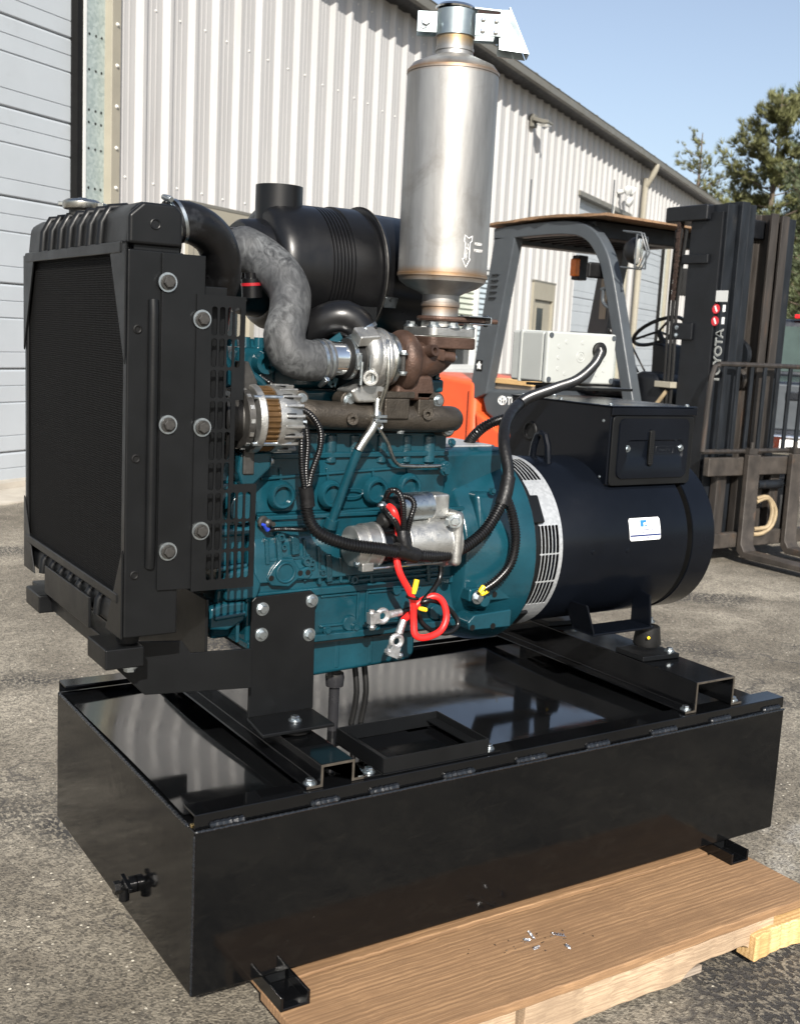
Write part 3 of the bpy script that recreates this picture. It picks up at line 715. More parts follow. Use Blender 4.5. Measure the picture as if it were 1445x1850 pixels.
# mirrors, handle, beacon
c = at(1081, 489, x=XN - .03); mo = MB().obox(c, (1, -.25, 0), (.25, 1, 0), (0, 0, 1), .09, .02, .055).build('mirror', 'black_plastic', fk, bev=.015)
MB().tube([c + Vector((.05, 0, -.01)), at(1105, 498, x=XN)], .01, 6).build('mirror_arm', 'black_plastic', mo)
c = at(1238, 510, x=XF - .05); MB().obox(c, (1, -.5, 0), (.5, 1, 0), (0, 0, 1), .035, .02, .105).tube([c, c + Vector((.03, -.06, -.04)), c + Vector((.05, -.12, -.03))], .008, 6).build('mirror', 'black_plastic', fk, bev=.015)
h0 = gp(1108, 518); h1 = gp(1115, 560)
MB().tube(crv([h0 + Vector((-.03, -.03, 0)), h0 + Vector((-.03, .09, -.02)), gp(1095, 525) + Vector((-.03, 0, 0)), gp(1094, 545) + Vector((-.03, 0, 0)), gp(1104, 556) + Vector((-.03, 0, 0)), h1 + Vector((-.03, -.03, 0))], .02), .013, 8).build('grab_handle', 'fork_grey', fk)
bc = Vector((5.5, 5.42, 2.0)); bo = MB().box(bc.x + .0, bc.x + .1, bc.y - .09, bc.y + .0, 1.9, 2.1).build('signal_lamp', 'fork_dark', fk, bev=.01)
MB().box(bc.x - .036, bc.x + .012, bc.y - .093, bc.y - .02, 1.93, 2.07).build('amber_lens', 'amber', bo, bev=.01)
MB().box(XF - .05, XF - .047, 5.38, 5.46, 1.6, 1.95).build('sticker', 'trim_beige', fk)
# side badge and hood lettering
MB().box(XN - .048, XN - .0455, 5.54, 5.62, 1.12, 1.21).build('badge', 'seal_black', fk)
b = MB(); cc = Vector((XN - .05, 5.58, 1.165))
star = []
for i in range(10): a = math.pi / 2 + i * math.pi / 5; r_ = .036 if i % 2 == 0 else .02; star.append((cc.y + r_ * math.cos(a), cc.z + r_ * math.sin(a)))
b.prism(star, 'x', XN - .0515, XN - .0485).build('badge_mark', 'label_white', fk)
ty = at(918, 734, x=XN - .02)
text('lettering', 'TOYOTA', .085, 'label_white', fk, (XN - .0225, ty.y - .16, .905), (0, -1, 0), (0, 0, 1), .001, bold=.002, fit=.36)
b = MB()
for rx, rz in ((.05, .034), (.018, .034), (.034, .012)):
    b.tube([Vector((XN - .022, 5.28 + rx * math.cos(2 * math.pi * i / 24), .905 + (.012 if rx == .034 else 0) + rz * math.sin(2 * math.pi * i / 24))) for i in range(24)], .0035, 5, closed=True)
b.build('emblem', 'label_white', fk)
# wheels
for x in (XN + .06, XF - .06):
    for y, r_ in ((3.72, .33), (5.75, .26)):
        wo = MB().lathe([(-.11, r_ * .7), (-.1, r_), (.1, r_), (.11, r_ * .7)], (x, y, r_ + .002), (1, 0, 0), 30).build('wheel', 'tyre', fk)
        MB().lathe([(-.115, .03), (-.118, r_ * .3), (-.105, r_ * .66), (.105, r_ * .66), (.118, r_ * .3), (.115, .03)], (x, y, r_ + .002), (1, 0, 0), 20).build('rim', 'fork_orange', wo)
# ---- mast: two channel uprights each with an inner one
MY = 3.26
def chan(x0, x1, y0, y1, z0, z1, sgn, mt, t=.018):
    b = MB(); b.prism([(x0, y0), (x1, y0), (x1, y0 + t), (x0 + t if sgn > 0 else x1, y0 + t)] if False else [(x0, y0), (x1, y0), (x1, y0 + t), (x0 + t, y0 + t), (x0 + t, y1 - t), (x1, y1 - t), (x1, y1), (x0, y1)] if sgn > 0 else
                      [(x1, y0), (x0, y0), (x0, y0 + t), (x1 - t, y0 + t), (x1 - t, y1 - t), (x0, y1 - t), (x0, y1), (x1, y1)], 'z', z0, z1)
    return b.build('upright', mt, fk, bev=.003)
u1 = chan(4.86, 4.95, MY - .02, MY + .16, .12, 2.3, 1, 'mast_steel'); chan(4.955, 5.03, MY - .05, MY + .1, .1, 2.32, 1, 'mast_steel'); chan(5.04, 5.1, MY - .04, MY + .1, .1, 2.31, 1, 'mast_steel')
chan(5.27, 5.34, MY - .03, MY + .12, .1, 2.28, -1, 'mast_worn'); chan(5.35, 5.42, MY - .05, MY + .1, .1, 2.27, -1, 'mast_worn'); chan(5.43, 5.51, MY - .03, MY + .16, .12, 2.26, -1, 'mast_steel')
MB().box(4.84, 4.858, MY + .0, MY + .26, .2, 2.25).build('mast_side_plate', 'fork_dark', fk, bev=.003)
MB().box(4.8, 5.1, MY + .1, MY + .46, 2.2, 2.3).build('top_tie', 'fork_dark', fk, bev=.012)
MB().box(5.1, 5.45, MY + .06, MY + .14, 2.12, 2.24).build('cross_tie', 'fork_dark', fk, bev=.008)
MB().box(4.82, 4.99, MY + .08, MY + .3, 1.93, 1.99).build('clamp_bracket', 'fork_dark', fk, bev=.006)
for x in (4.98, 5.4): MB().cyl((x, MY + .2, .15), (x, MY + .2, 2.15), .042, n=18).build('lift_cylinder', 'fork_dark', fk)
def chain(p, q, nm):
    p = Vector(p); q = Vector(q); b = MB(); n = int((q - p).length / .032); d = (q - p).normalized()
    for i in range(n):
        c = p + (q - p) * ((i + .5) / n); o_ = .009 if i % 2 else -.009
        for s in (-1, 1): b.obox(c + Vector((s * .016 + o_ * .3, 0, 0)), d, (1, 0, 0), (0, 1, 0), .021, .0035, .014)
        b.cyl(c + Vector((-.024, 0, 0)), c + Vector((.024, 0, 0)), .009, n=6)
    b.build(nm, 'chain', fk)
chain((5.22, MY + .1, .8), (5.22, MY + .1, 2.1), 'chain'); chain((5.17, MY + .1, .3), (5.2, MY + .1, 1.15), 'chain'); chain((4.83, MY + .34, 1.7), (4.83, MY + .34, 2.2), 'chain')
for (zc, r_) in ((1.36, .1), (1.2, .08)):
    b = MB(); b.lathe([(-.02, r_ * .25), (-.02, r_), (-.012, r_ * .86), (.012, r_ * .86), (.02, r_), (.02, r_ * .25)], (5.17, MY + .06, zc), (1, 0, 0), 26); so_ = b.build('chain_wheel', 'mast_worn' if r_ < .09 else 'mast_steel', fk)
b = MB().box(5.13, 5.18, MY + .02, MY + .1, 1.4, 1.46).cyl((5.12, MY + .06, 1.41), (5.2, MY + .06, 1.41), .02); b.build('wheel_bracket', 'fork_dark', fk)
# hoses beside the mast
for i, (dy, r_) in enumerate(((.3, .012), (.335, .012), (.37, .009))):
    MB().tube(crv([(4.845 - .01 * i, MY + dy, 2.16), (4.835, MY + dy + .02, 1.7), (4.83, MY + dy, 1.25), (4.83, MY + dy, 1.0)], .08), r_, 8).build('hydraulic_hose', 'rubber', fk)
MB().box(4.79, 4.87, MY + .27, MY + .42, 1.12, 1.16).build('hose_clamp', 'trim_beige', fk, bev=.004)
MB().tube(crv([(4.82, MY + .33, 1.1), (4.8, MY + .38, 1.02), (4.79, MY + .5, .88), (4.8, MY + .48, .77), (4.82, MY + .38, .74), (4.84, MY + .3, .78)], .04), .014, 8).build('hydraulic_hose', 'hose_tan', fk)
c = Vector((4.825, MY + .27, 1.5)); pl = MB().box(4.822, 4.84, MY + .16, MY + .33, 1.44, 1.55).build('mast_bracket', 'fork_dark', fk, bev=.006)
for zz in (1.47, 1.52): inst('bolt', SBOLT, TR((4.822, MY + .29, zz), (-1, 0, 0), 1.8), fk)
# lettering and stickers on the mast side plate
PX = 4.8395
ta, tb_ = at(1309, 594, x=PX), at(1283, 692, x=PX); tm = (ta + tb_) / 2
text('lettering', 'TOYOTA', .105, 'box_white', fk, (PX, tm.y, tm.z), (0, 0, 1), (0, 1, 0), .0008, bold=.003, fit=ta.z - tb_.z)
text('lettering', 'TOYOTA', .105, 'fork_dark', fk, (PX - .002, tm.y, tm.z), (0, 0, 1), (0, 1, 0), .0008, bold=-.0045, fit=(ta.z - tb_.z) * .955)
p = at(1303, 535, x=PX); MB().box(PX - .003, PX, p.y - .05, p.y + .045, p.z - .035, p.z + .035).build('sticker', 'window_white', fk)
for px, py in ((1293, 558), (1291, 580)):
    p = at(px, py, x=PX); b = MB(); b.lathe([(0, .03), (.002, .03)], p, (-1, 0, 0), 20); so_ = b.build('warning_decal', 'decal_red', fk)
    MB().obox(p + Vector((-.0025, 0, 0)), (0, .5, 1), (0, 1, -.5), (1, 0, 0), .02, .005, .0012).build('decal_mark', 'label_white', so_)
    MB().box(p.x - .0025, p.x, p.y - .075, p.y - .055, p.z - .018, p.z + .025).build('decal_mark', 'label_white', so_)
# carriage, load backrest, forks
FY = 3.12
for z0, z1 in ((.58, .7), (.1, .2)): MB().box(4.77, 5.95, FY + .0, FY + .05, z0, z1).build('carriage_bar', 'fork_rust', fk, bev=.008)
for x in (4.92, 5.12, 5.45, 5.66): MB().box(x, x + .09, FY + .052, FY + .11, .12, .68).build('carriage_plate', 'mast_worn', fk, bev=.006)
lb = MB(); p = [Vector((4.72, FY + .02, .74)), Vector((4.74, FY + .02, 1.22)), Vector((4.8, FY + .02, 1.29)), Vector((4.9, FY + .02, 1.3)), Vector((5.85, FY + .02, 1.3)), Vector((5.95, FY + .02, 1.29)), Vector((6.0, FY + .02, 1.22)), Vector((6.02, FY + .02, .74))]
lb.tube(crv(p, .05), .016, 8); lb.tube([p[0], p[-1]], .016, 8); lb.build('load_backrest', 'mast_worn', fk)
for i in range(9):
    x = 4.84 + i * .128; MB().box(x, x + .03, FY + .012, FY + .028, .75, 1.3).build('backrest_bar', 'mast_steel', fk, bev=.003)
for x in (5.09, 5.53):
    b = MB(); b.prism([(FY - .005, .72), (FY - .045, .72), (FY - .05, .13), (FY - .08, .085), (FY - 1.1, .06), (FY - 1.1, .045), (FY - .06, .04), (FY - .012, .08)], 'x', x, x + .12)
    f_ = b.build('fork', 'fork_rust', fk, bev=.006)
    MB().box(x + .02, x + .1, FY - .03, FY + .04, .722, .76).cyl((x + .06, FY - .01, .76), (x + .06, FY - .01, .8), .014).build('fork_pin', 'mast_worn', f_)
MB().cyl((5.28, FY + .03, .51), (5.52, FY + .03, .51), .03, n=18).cyl((5.52, FY + .03, .51), (5.62, FY + .03, .51), .013).build('shift_cylinder', 'mast_steel', fk)
for r_ in (.0, .035):
    MB().tube(crv([(5.26, FY + .0, .42 - r_ * .6), (5.36, FY - .01, .43 - r_ * .2), (5.44 - r_, FY - .02, .34), (5.42 - r_, FY - .02, .24), (5.34, FY - .01, .185 + r_), (5.26, FY, .18 + r_)], .03), .014, 8).build('hydraulic_hose', 'hose_tan', fk)
# sheet of weathered board on the guard, antenna rods
b = MB(); n = 14
vs = []
for k, dz in ((0, 0), (1, .018)):
    for i in range(n + 1):
        for j in (0, 1, 2):
            y = 5.62 - i * (5.62 - 4.18) / n; x = XN - .08 + j * (XF - XN + .2) / 2
            z = 2.262 + .03 * (1 - abs(i / n - .55) * 1.7) + random.uniform(-.004, .004) + (-.03 * j * .4 if i > 10 else 0)
            vs.append((x + random.uniform(-.012, .012), y, z + dz))
m = (n + 1) * 3; fs = []
for i in range(n):
    for j in range(2):
        a = i * 3 + j; fs += [(a, a + 1, a + 4, a + 3), (m + a, m + a + 3, m + a + 4, m + a + 1)]
    for a, c in ((i * 3, i * 3 + 3), (i * 3 + 2, i * 3 + 5)): fs.append((a, c, m + c, m + a))
for a in (0, 1): fs += [(a, a + 1, m + a + 1, m + a), (n * 3 + a, n * 3 + a + 1, m + n * 3 + a + 1, m + n * 3 + a)]
b.add(vs, fs); tag(b.build('board_sheet', 'ply_brown', None), 'curled brown weathered board laid on the forklift overhead guard', 'board')
for (x, y) in ((XN + .1, 5.25), (XN + .5, 4.75)):
    MB().tube([(x, y, 2.25), (x, y, 2.62)], .006, 6).build('antenna', 'fork_grey', fk)

# ================================================================== PALLET
pal = thing('wooden_pallet', 'wide brown wooden pallet under the black base tank', 'pallet', (.8, .3, 0))
def plank(x0, x1, y0, y1, z0, z1, mt, name, wob=.004, notch=None):
    """a sawn board along x with slightly uneven edges"""
    n = 64; b = MB(); vs = []
    ph = random.uniform(0, 6)
    for i in range(n + 1):
        x = x0 + (x1 - x0) * i / n
        wy = wob * (math.sin(i * .14 + ph) + .35 * math.sin(i * .8 + ph * 2)) + random.uniform(-.0006, .0006); zb = z0
        if notch:
            for a, c in notch:
                if a < x < c: zb = z0 + .032 * math.sin(math.pi / 2 * min(1, (x - a) / .05, (c - x) / .05))
        e = random.uniform(-.001, .001)
        vs += [(x, y0 + wy, zb), (x, y1, zb), (x, y1, z1 + e), (x, y0 + wy * 1.3, z1 + e)]
    fs = [(0, 1, 2, 3), (4 * n + 3, 4 * n + 2, 4 * n + 1, 4 * n)]
    for i in range(n):
        for q in range(4): fs.append((i * 4 + q, (i + 1) * 4 + q, (i + 1) * 4 + (q + 1) % 4, i * 4 + (q + 1) % 4))
    b.add(vs, fs); return b.build(name, mt, pal, bev=.003, smooth=30)
plank(.15, 1.475, -.243, .02, .1, .122, 'wood_deck', 'deck_board', .0022)
for i in range(5): plank(.16, 1.46, .03 + i * .17, .19 + i * .17, .1, .122, 'wood_deck', 'deck_board', .002)
plank(.17, .585, -.225, -.185, .02, .099, 'wood_edge', 'stringer', .002, ((.28, .5),))
plank(.592, 1.33, -.238, -.195, .02, .099, 'wood_edge', 'stringer', .003, ((1.03, 1.27),))
plank(1.245, 1.56, -.252, -.205, .016, .078, 'wood_fresh', 'stringer_block', .004)
plank(.2, 1.45, .28, .32, .02, .099, 'wood_edge', 'stringer', .002); plank(.2, 1.45, .8, .84, .02, .099, 'wood_edge', 'stringer', .002)
for x0 in (.55, 1.0, 1.34):
    b = MB().box(x0, x0 + .13, -.21, .86, .0, .018); b.build('bottom_board', 'wood_grey', pal, bev=.002)
# curls of metal swarf
b = MB(); rs = random.Random(4)
for k in range(26):
    c = Vector((.72 + rs.gauss(0, .07), -.1 + rs.gauss(0, .025), .1235)); a = rs.uniform(0, 6); L_ = rs.uniform(.004, .022)
    if k < 5:
        pts = [c + Vector((math.cos(a) * t * .03 * L_ / .02 + .0022 * math.cos(t * 30), math.sin(a) * t * .03 * L_ / .02 + .0022 * math.sin(t * 30), .0022 + .002 * math.sin(t * 30))) for t in [i / 40 for i in range(41)]]
        b.tube(pts, .0007, 4)
    else: b.obox(c + Vector((0, 0, .001)), (math.cos(a), math.sin(a), .2), (-math.sin(a), math.cos(a), 0), (0, 0, 1), L_ * .16, .0008, .0005)
so_ = b.build('metal_shavings', 'shaving', None); so_['kind'] = 'stuff'; tag(so_, 'bright curled metal shavings scattered on the pallet deck', 'shavings')

# ================================================================== GENERATOR SET
gs = thing('diesel_generator', 'diesel generator set with teal engine on a black base fuel tank', 'generator', (.8, .43, .16))
TT = .485
# ---- base tank
tb = MB(); tb.box(0, 1.6, .0, .86, .16, TT - .004); tank = tb.build('base_tank', 'black_panel', gs, bev=.004)
n = 40; b = MB(); vs = []
for i in range(n + 1):
    for j in range(n + 1):
        x = .004 + 1.592 * i / n; y = .062 + .736 * j / n
        vs.append((x, y, TT + .003 + .0035 * math.sin(x * 5.2 + y * 2.4 + .6) * math.sin(y * 5.5 + x * 1.3)))
b.add(vs, [(i * (n + 1) + j, (i + 1) * (n + 1) + j, (i + 1) * (n + 1) + j + 1, i * (n + 1) + j + 1) for i in range(n) for j in range(n)])
b.build('tank_top', 'black_tank_top', tank, smooth=60, fix=False)
RZ = .511
for y0, y1, sg in ((.006, .06, 1), (.8, .854, -1)):
    b = MB(); ya, yb = (y0, y0 + .005) if sg > 0 else (y1 - .005, y1)
    b.prism([(y0, RZ), (y1, RZ), (y1, RZ - .005), (y0 + .005, RZ - .005), (y0 + .005, TT - .003), (y0, TT - .003)] if sg > 0 else
            [(y0, RZ), (y1, RZ), (y1, TT - .003), (y1 - .005, TT - .003), (y1 - .005, RZ - .005), (y0, RZ - .005)], 'x', .002, 1.602)
    b.build('top_rail', 'black_gloss', tank, bev=.002)
def bead(p, q, r, nm='weld_bead', mt='weld_paint'):
    p = Vector(p); q = Vector(q); L_ = (q - p).length; m = max(8, int(L_ / .004)); pts = []; rr = []
    for i in range(m + 1):
        pts.append(p + (q - p) * (i / m) + Vector((0, 0, random.uniform(-.0004, .0004)))); rr.append(r * (1 + .16 * math.sin(i * 2.1) + random.uniform(-.08, .08)) * (.5 if i in (0, m) else 1))
    MB().tube(pts, rr, 8).build(nm, mt, tank)
bead((.0, -.0005, TT - .004), (1.6, -.0005, TT - .004), .0028)
for x in (.03, .235, .365, .54, .73, .93, 1.13, 1.33, 1.52): bead((x, .004, TT + .0025), (x + random.uniform(.06, .085), .004, TT + .0025), .0068)
bead((-.0005, .03, TT - .003), (-.0005, .84, TT - .003), .0035)
bead((-.0004, .0, .165), (-.0004, .0, TT - .01), .0022)
MB().box(-.001, .012, .012, .02, TT - .0005, TT + .006).build('corner_fitting', 'yellow_zinc', tank, bev=.001)
# drain fitting low on the left face
b = MB(); c = Vector((-.001, .3, .245))
b.lathe([(0, .017), (.014, .017), (.014, .012), (.03, .012)], c, (-1, 0, 0), 16); b.lathe([(.03, .014), (.044, .014)], c, (-1, 0, 0), 6)
b.lathe([(0, .011), (.03, .011)], c + Vector((-.022, 0, .0)), (0, 0, -1), 12)
b.obox(c + Vector((-.024, -.02, .016)), (0, 1, .2), (1, 0, 0), (0, 0, 1), .026, .004, .004); b.build('drain_valve', 'black_gloss', tank, bev=.001)
# feet channels under the tank
for x0 in (.15, 1.394):
    b = MB(); b.prism([(x0, .152), (x0, .123), (x0 + .062, .123), (x0 + .062, .152), (x0 + .056, .152), (x0 + .056, .129), (x0 + .006, .129), (x0 + .006, .152)], 'y', -.066 if x0 < 1 else -.05, .92)
    MB().box(x0 + .01, x0 + .052, .02, .84, .13, .1595).build('foot_packer', 'black_satin', tank)
    b.build('foot_channel', 'black_gloss', tank, bev=.0015)
# dark pipe shaped after a reflection in the tank top, and fuel lines
b = MB(); b.cyl((.47, .34, TT), (.47, .34, .6), .012).lathe([(0, .02), (.02, .022), (.03, .02)], (.47, .34, .59), (0, 0, 1), 14); b.build('reflection_pipe', 'reflection_dark', tank)
for dx in (.06, .085): MB().tube(crv([(.47 + dx, .36, TT), (.47 + dx + .005, .35, .56), (.47 + dx, .36, .64)], .02), .007, 8).build('fuel_line', 'rubber', tank)
# ---- cross beams
def hat(x0, x1, z1, y0, y1, fl, t=.005):
    zb = RZ + .001
    o = [(x0 - fl, zb), (x0, zb), (x0 + .002, zb)]
    poly = [(x0 - fl, zb), (x0 + t, zb), (x0 + t, z1 - t), (x1 - t, z1 - t), (x1 - t, zb), (x1 + fl, zb), (x1 + fl, zb + t), (x1, zb + t), (x1, z1), (x0, z1), (x0, zb + t), (x0 - fl, zb + t)]
    o = MB().prism(poly, 'y', y0, y1).build('cross_beam', 'black_gloss', gs, bev=.003)
    MB().prism(poly, 'y', y0 - .0012, y0 - .0002).build('cut_end', 'cut_steel', o); return o
h1 = hat(.262, .336, .556, .018, .842, .03); h2 = hat(1.286, 1.42, .586, .018, .842, .032)
for x in (.246, .352): inst('bolt', BOLT, TR((x, .03, RZ + .006), (0, 0, 1)), h1)
for x in (1.27, 1.436): inst('bolt', BOLT, TR((x, .032, RZ + .006), (0, 0, 1)), h2)
# ---- battery tray
tr = MB()
tx0, tx1, ty0, ty1 = .4, .66, .012, .205
tr.box(tx0, tx1, ty0, ty1, RZ + .001, RZ + .004); tray = tr.build('battery_tray', 'black_gloss', gs, bev=.001)
for (x0, x1, y0, y1) in ((tx0, tx1, ty0, ty0 + .004), (tx0, tx1, ty1 - .004, ty1), (tx0, tx0 + .004, ty0 + .0045, ty1 - .0045), (tx1 - .004, tx1, ty0 + .0045, ty1 - .0045)):
    MB().box(x0, x1, y0, y1, RZ + .0045, RZ + .036).build('tray_lip', 'black_satin', tray, bev=.001)
for (x0, x1) in ((tx0 + .0045, tx0 + .03), (tx1 - .03, tx1 - .0045)): MB().box(x0, x1, ty0 + .005, ty1 - .005, RZ + .018, RZ + .021).build('tray_ledge', 'black_satin', tray)
for x in (.378, .674): MB().box(x - .02, x + .02, .014, .05, RZ + .001, RZ + .005).build('tray_tab', 'black_gloss', tray); inst('bolt', BOLT, TR((x, .032, RZ + .005), (0, 0, 1)), tray)
for x in (.395, .6): MB().box(x - .025, x + .03, .19, .225, RZ + .0008, RZ + .004).build('tray_tab', 'black_gloss', tray)

# ---- radiator
YR0, YR1, XR = .10, .76, -.1
rad = MB(); rad.box(XR + .012, -.008, YR0 + .006, YR1 - .006, .86, 1.5); rado = rad.build('radiator', 'black_satin', gs)
# fin pack
MB().box(XR + .006, XR + .02, YR0 + .02, YR1 - .02, .875, 1.5).build('fin_core', 'radiator_fins', rado, smooth=0)
# side channels (near and far): a flange round the core and a deep side
for sg, yo in ((1, YR0), (-1, YR1)):
    def Y(d): return yo + sg * d
    b = MB(); b.prism([(XR, Y(0)), (-.002, Y(0)), (-.002, Y(.006)), (XR + .006, Y(.006)), (XR + .006, Y(.02)), (XR, Y(.02))], 'z', .822, 1.492)
    sc_o = b.build('side_channel', 'black_satin', rado, bev=.004, seg=3)
    for z in (.935, 1.14, 1.36): MB().torus((XR + .018, Y(-.0005), z), (0, 1, 0), .006, .0022, 14, 6).lathe([(0, .005), (.001, .005)], (XR + .018, Y(-.0008), z), (0, 1, 0), 10).build('side_hole', 'seal_black', sc_o)
# long pressed rib on the near side
b = MB(); rx = -.055
p = [Vector((rx, YR0 + .002, .955)), Vector((rx, YR0 - .002, .97)), Vector((rx, YR0 - .003, 1.2)), Vector((rx, YR0 - .002, 1.39)), Vector((rx, YR0 + .002, 1.405))]
b.tube(crv(p, .03), .0095, 12); b.build('side_rib', 'black_satin', rado, smooth=60)
# corner gussets on the front
def gus(y, z, dy, dz):
    b = MB(); b.prism([(y, z), (y + dy, z), (y, z + dz)] if True else [], 'x', XR - .004, XR - .0005); b.build('corner_gusset', 'black_satin', rado, bev=.001)
gus(YR0 + .003, 1.5, .085, -.2); gus(YR1 - .003, 1.5, -.085, -.2); gus(YR0 + .003, .82, .085, .16); gus(YR1 - .003, .82, -.085, .16)
# header tanks with pressed flutes
def header(z0, z1, nm):
    b = MB(); b.prism([(XR + .002, z0), (-.01, z0), (-.012, z1 - .012), (-.03, z1), (XR + .03, z1), (XR + .008, z1 - .014)], 'y', YR0 + .01, YR1 - .01)
    o = b.build(nm, 'black_satin', rado, bev=.012, seg=3, smooth=50)
    for i in range(7):
        y = YR0 + .15 + i * .062
        MB().tube([(XR + .001, y, z0 + .006), (XR + .004, y, z0 + (z1 - z0) * .6), (XR + .018, y, z1 - .004), (XR + .05, y, z1 + .0005)], .0085, 8).build('flute', 'black_satin', o, smooth=60)
    MB().box(XR - .006, XR + .01, YR0 + .022, YR1 - .022, z0 - .012 if z1 > 1.3 else z1 - .002, z0 + .008 if z1 > 1.3 else z1 + .016).build('header_flange', 'black_satin', o, bev=.003)
    return o
top = header(1.497, 1.572, 'top_tank')
bot = header(.825, .882, 'bottom_tank')
b = MB(); b.prism([(XR + .0, 1.5), (-.006, 1.5), (-.006, 1.558), (-.02, 1.57), (XR + .025, 1.57), (XR + .0, 1.548)], 'y', YR0 - .004, YR0 + .012); ec = b.build('tank_end', 'black_satin', rado, bev=.006, seg=3)
MB().torus((-.055, YR0 - .0045, 1.535), (0, 1, 0), .008, .0015, 16, 6).build('end_boss', 'black_satin', ec)
c = Vector((-.055, .5, 1.572)); b = MB(); b.lathe([(0, .026), (.012, .026)], c, (0, 0, 1), 22); b.build('filler_neck', 'dark_steel', rado)
b = MB(); b.lathe([(0, .036), (.003, .038), (.014, .038), (.019, .03), (.02, .012), (.023, .008)], c + Vector((0, 0, .012)), (0, 0, 1), 26); b.obox(c + Vector((0, 0, .022)), (1, -.8, 0), (.8, 1, 0), (0, 0, 1), .046, .012, .004); b.build('filler_cap', 'steel_tube', rado, bev=.0015)
# bracket strip on the bottom tank
MB().box(XR - .012, XR - .006, .26, .56, .802, .862).build('lower_strip', 'black_satin', rado, bev=.002)
# shroud side plate and slotted guard
MB().prism([(-.042, .905), (.034, .903), (.036, 1.49), (-.042, 1.49)], 'y', YR0 - .0055, YR0 - .0025).build('shroud_plate', 'black_satin', rado, bev=.001)
MB().box(-.004, .03, YR0 - .0025, YR1, .93, 1.46).box(.03, .089, YR0 + .02, YR0 + .024, .93, 1.44).box(.03, .089, YR0 + .0245, YR1 - .02, 1.436, 1.44).build('fan_shroud', 'black_satin', rado, bev=.004)
YG = YR0 - .009
def fg(u, v, d): return (u, YG + d, v)
b = MB(); TH = .003
gx0 = .02
def rect(u0, u1, v0, v1): b.box(u0, u1, YG, YG + TH, v0, v1)
cw_ = .0148; ch = .0548; sx0 = .046
rows = [1.408 - i * ch for i in range(9)]
for r_, zt in enumerate(rows):
    low = r_ >= 6; zb = zt - ch
    nc = 6 if low else (4 if r_ < 2 else 3)
    xe = .143 if low else (.112 if r_ < 3 else .097)
    rect(gx0, sx0, zb, zt); rect(sx0 + nc * cw_, xe, zb, zt)
    for c_ in range(nc):
        u0 = sx0 + c_ * cw_
        b.cell(fg, u0, u0 + cw_, zb, zt, (u0 + cw_ / 2, (zb + zt) / 2), .0055, ch * .46, TH)
rect(gx0, .112, 1.408, 1.425); rect(gx0, .143, rows[-1] - ch - .016, rows[-1] - ch); rect(.097, .143, rows[6], rows[6] + .012)
gd = b.build('fan_guard', 'black_satin', gs, smooth=0)
for (px, py, yy) in ((303, 510, YR0 - .006), (303, 767, YR0 - .006), (303, 996, YR0 - .006), (365, 577, YG), (365, 772, YG), (362, 959, YG)):
    p = at(px, py, y=yy); inst('washer', WASH, TR(p), gd); inst('bolt', BOLT_W, TR(p + Vector((0, -.0005, 0)), s=1.15), gd)
# fan blades and belt wheel behind the shroud
fc = Vector((.07, .43, 1.12)); b = MB()
for k in range(7):
    a = 2 * math.pi * k / 7; d = Vector((0, math.cos(a), math.sin(a))); t = Vector((0, -math.sin(a), math.cos(a)))
    b.obox(fc + d * .16, d, (t * .8 + Vector((.6, 0, 0))), Vector((.8, 0, 0)) - t * .6, .1, .04, .002)
b.lathe([(-.02, .06), (.03, .06)], fc, (1, 0, 0), 20); b.build('fan', 'black_plastic', gs)
b = MB(); b.lathe([(0, .075), (.02, .07), (.03, .075)], (.12, .43, .93), (1, 0, 0), 24); b.lathe([(0, .055), (.03, .055)], (.12, .43, 1.12), (1, 0, 0), 24); b.build('pulley', 'dark_steel', gs)
pc, pa = Vector((.13, .43, .93)), Vector((.13, .245, 1.19))
MB().tube([Vector((.135, .365, .905)), Vector((.135, .19, 1.17)), Vector((.135, .21, 1.235)), Vector((.135, .27, 1.23)), Vector((.135, .49, .97)), Vector((.135, .45, .86))], .007, 6, closed=True).build('fan_belt', 'rubber', gs)

# ---- radiator support frame
b = MB(); YA = .2
pp = [at(px, py, y=YA) for px, py in ((180, 1180), (262, 1256), (455, 1243), (455, 1172), (345, 1180), (330, 1158), (205, 1160))]
b.prism([(p.x, p.z) for p in pp], 'y', YA, YA + .006); b.build('support_arm', 'black_satin', gs, bev=.0015)
b = MB().box(.0, .24, YA + .42, YA + .426, .67, .742); b.build('support_arm', 'black_satin', gs, bev=.0015)
MB().box(XR + .004, XR + .045, .14, .72, .762, .793).build('support_cross', 'black_satin', gs, bev=.003)
for y in (.15, .585):
    b = MB(); b.box(XR - .022, XR + .05, y - .02, y + .085, .757, .795); b.build('support_foot', 'black_satin', gs, bev=.003)
    inst('bolt', BOLT, TR((XR + .03, y + .0, .757), (0, 0, -1), 1.2), gs)
MB().box(.1, .106, YA + .008, YA + .418, .672, .85).build('gap_dark_plate', 'black_satin', gs, bev=.0015)  # black plate added to keep the gap dark and hide the ground behind
MB().lathe([(0, .02), (.026, .024)], (XR + .03, .165, .797), (0, 0, 1), 16).build('rubber_pad', 'rubber', gs)

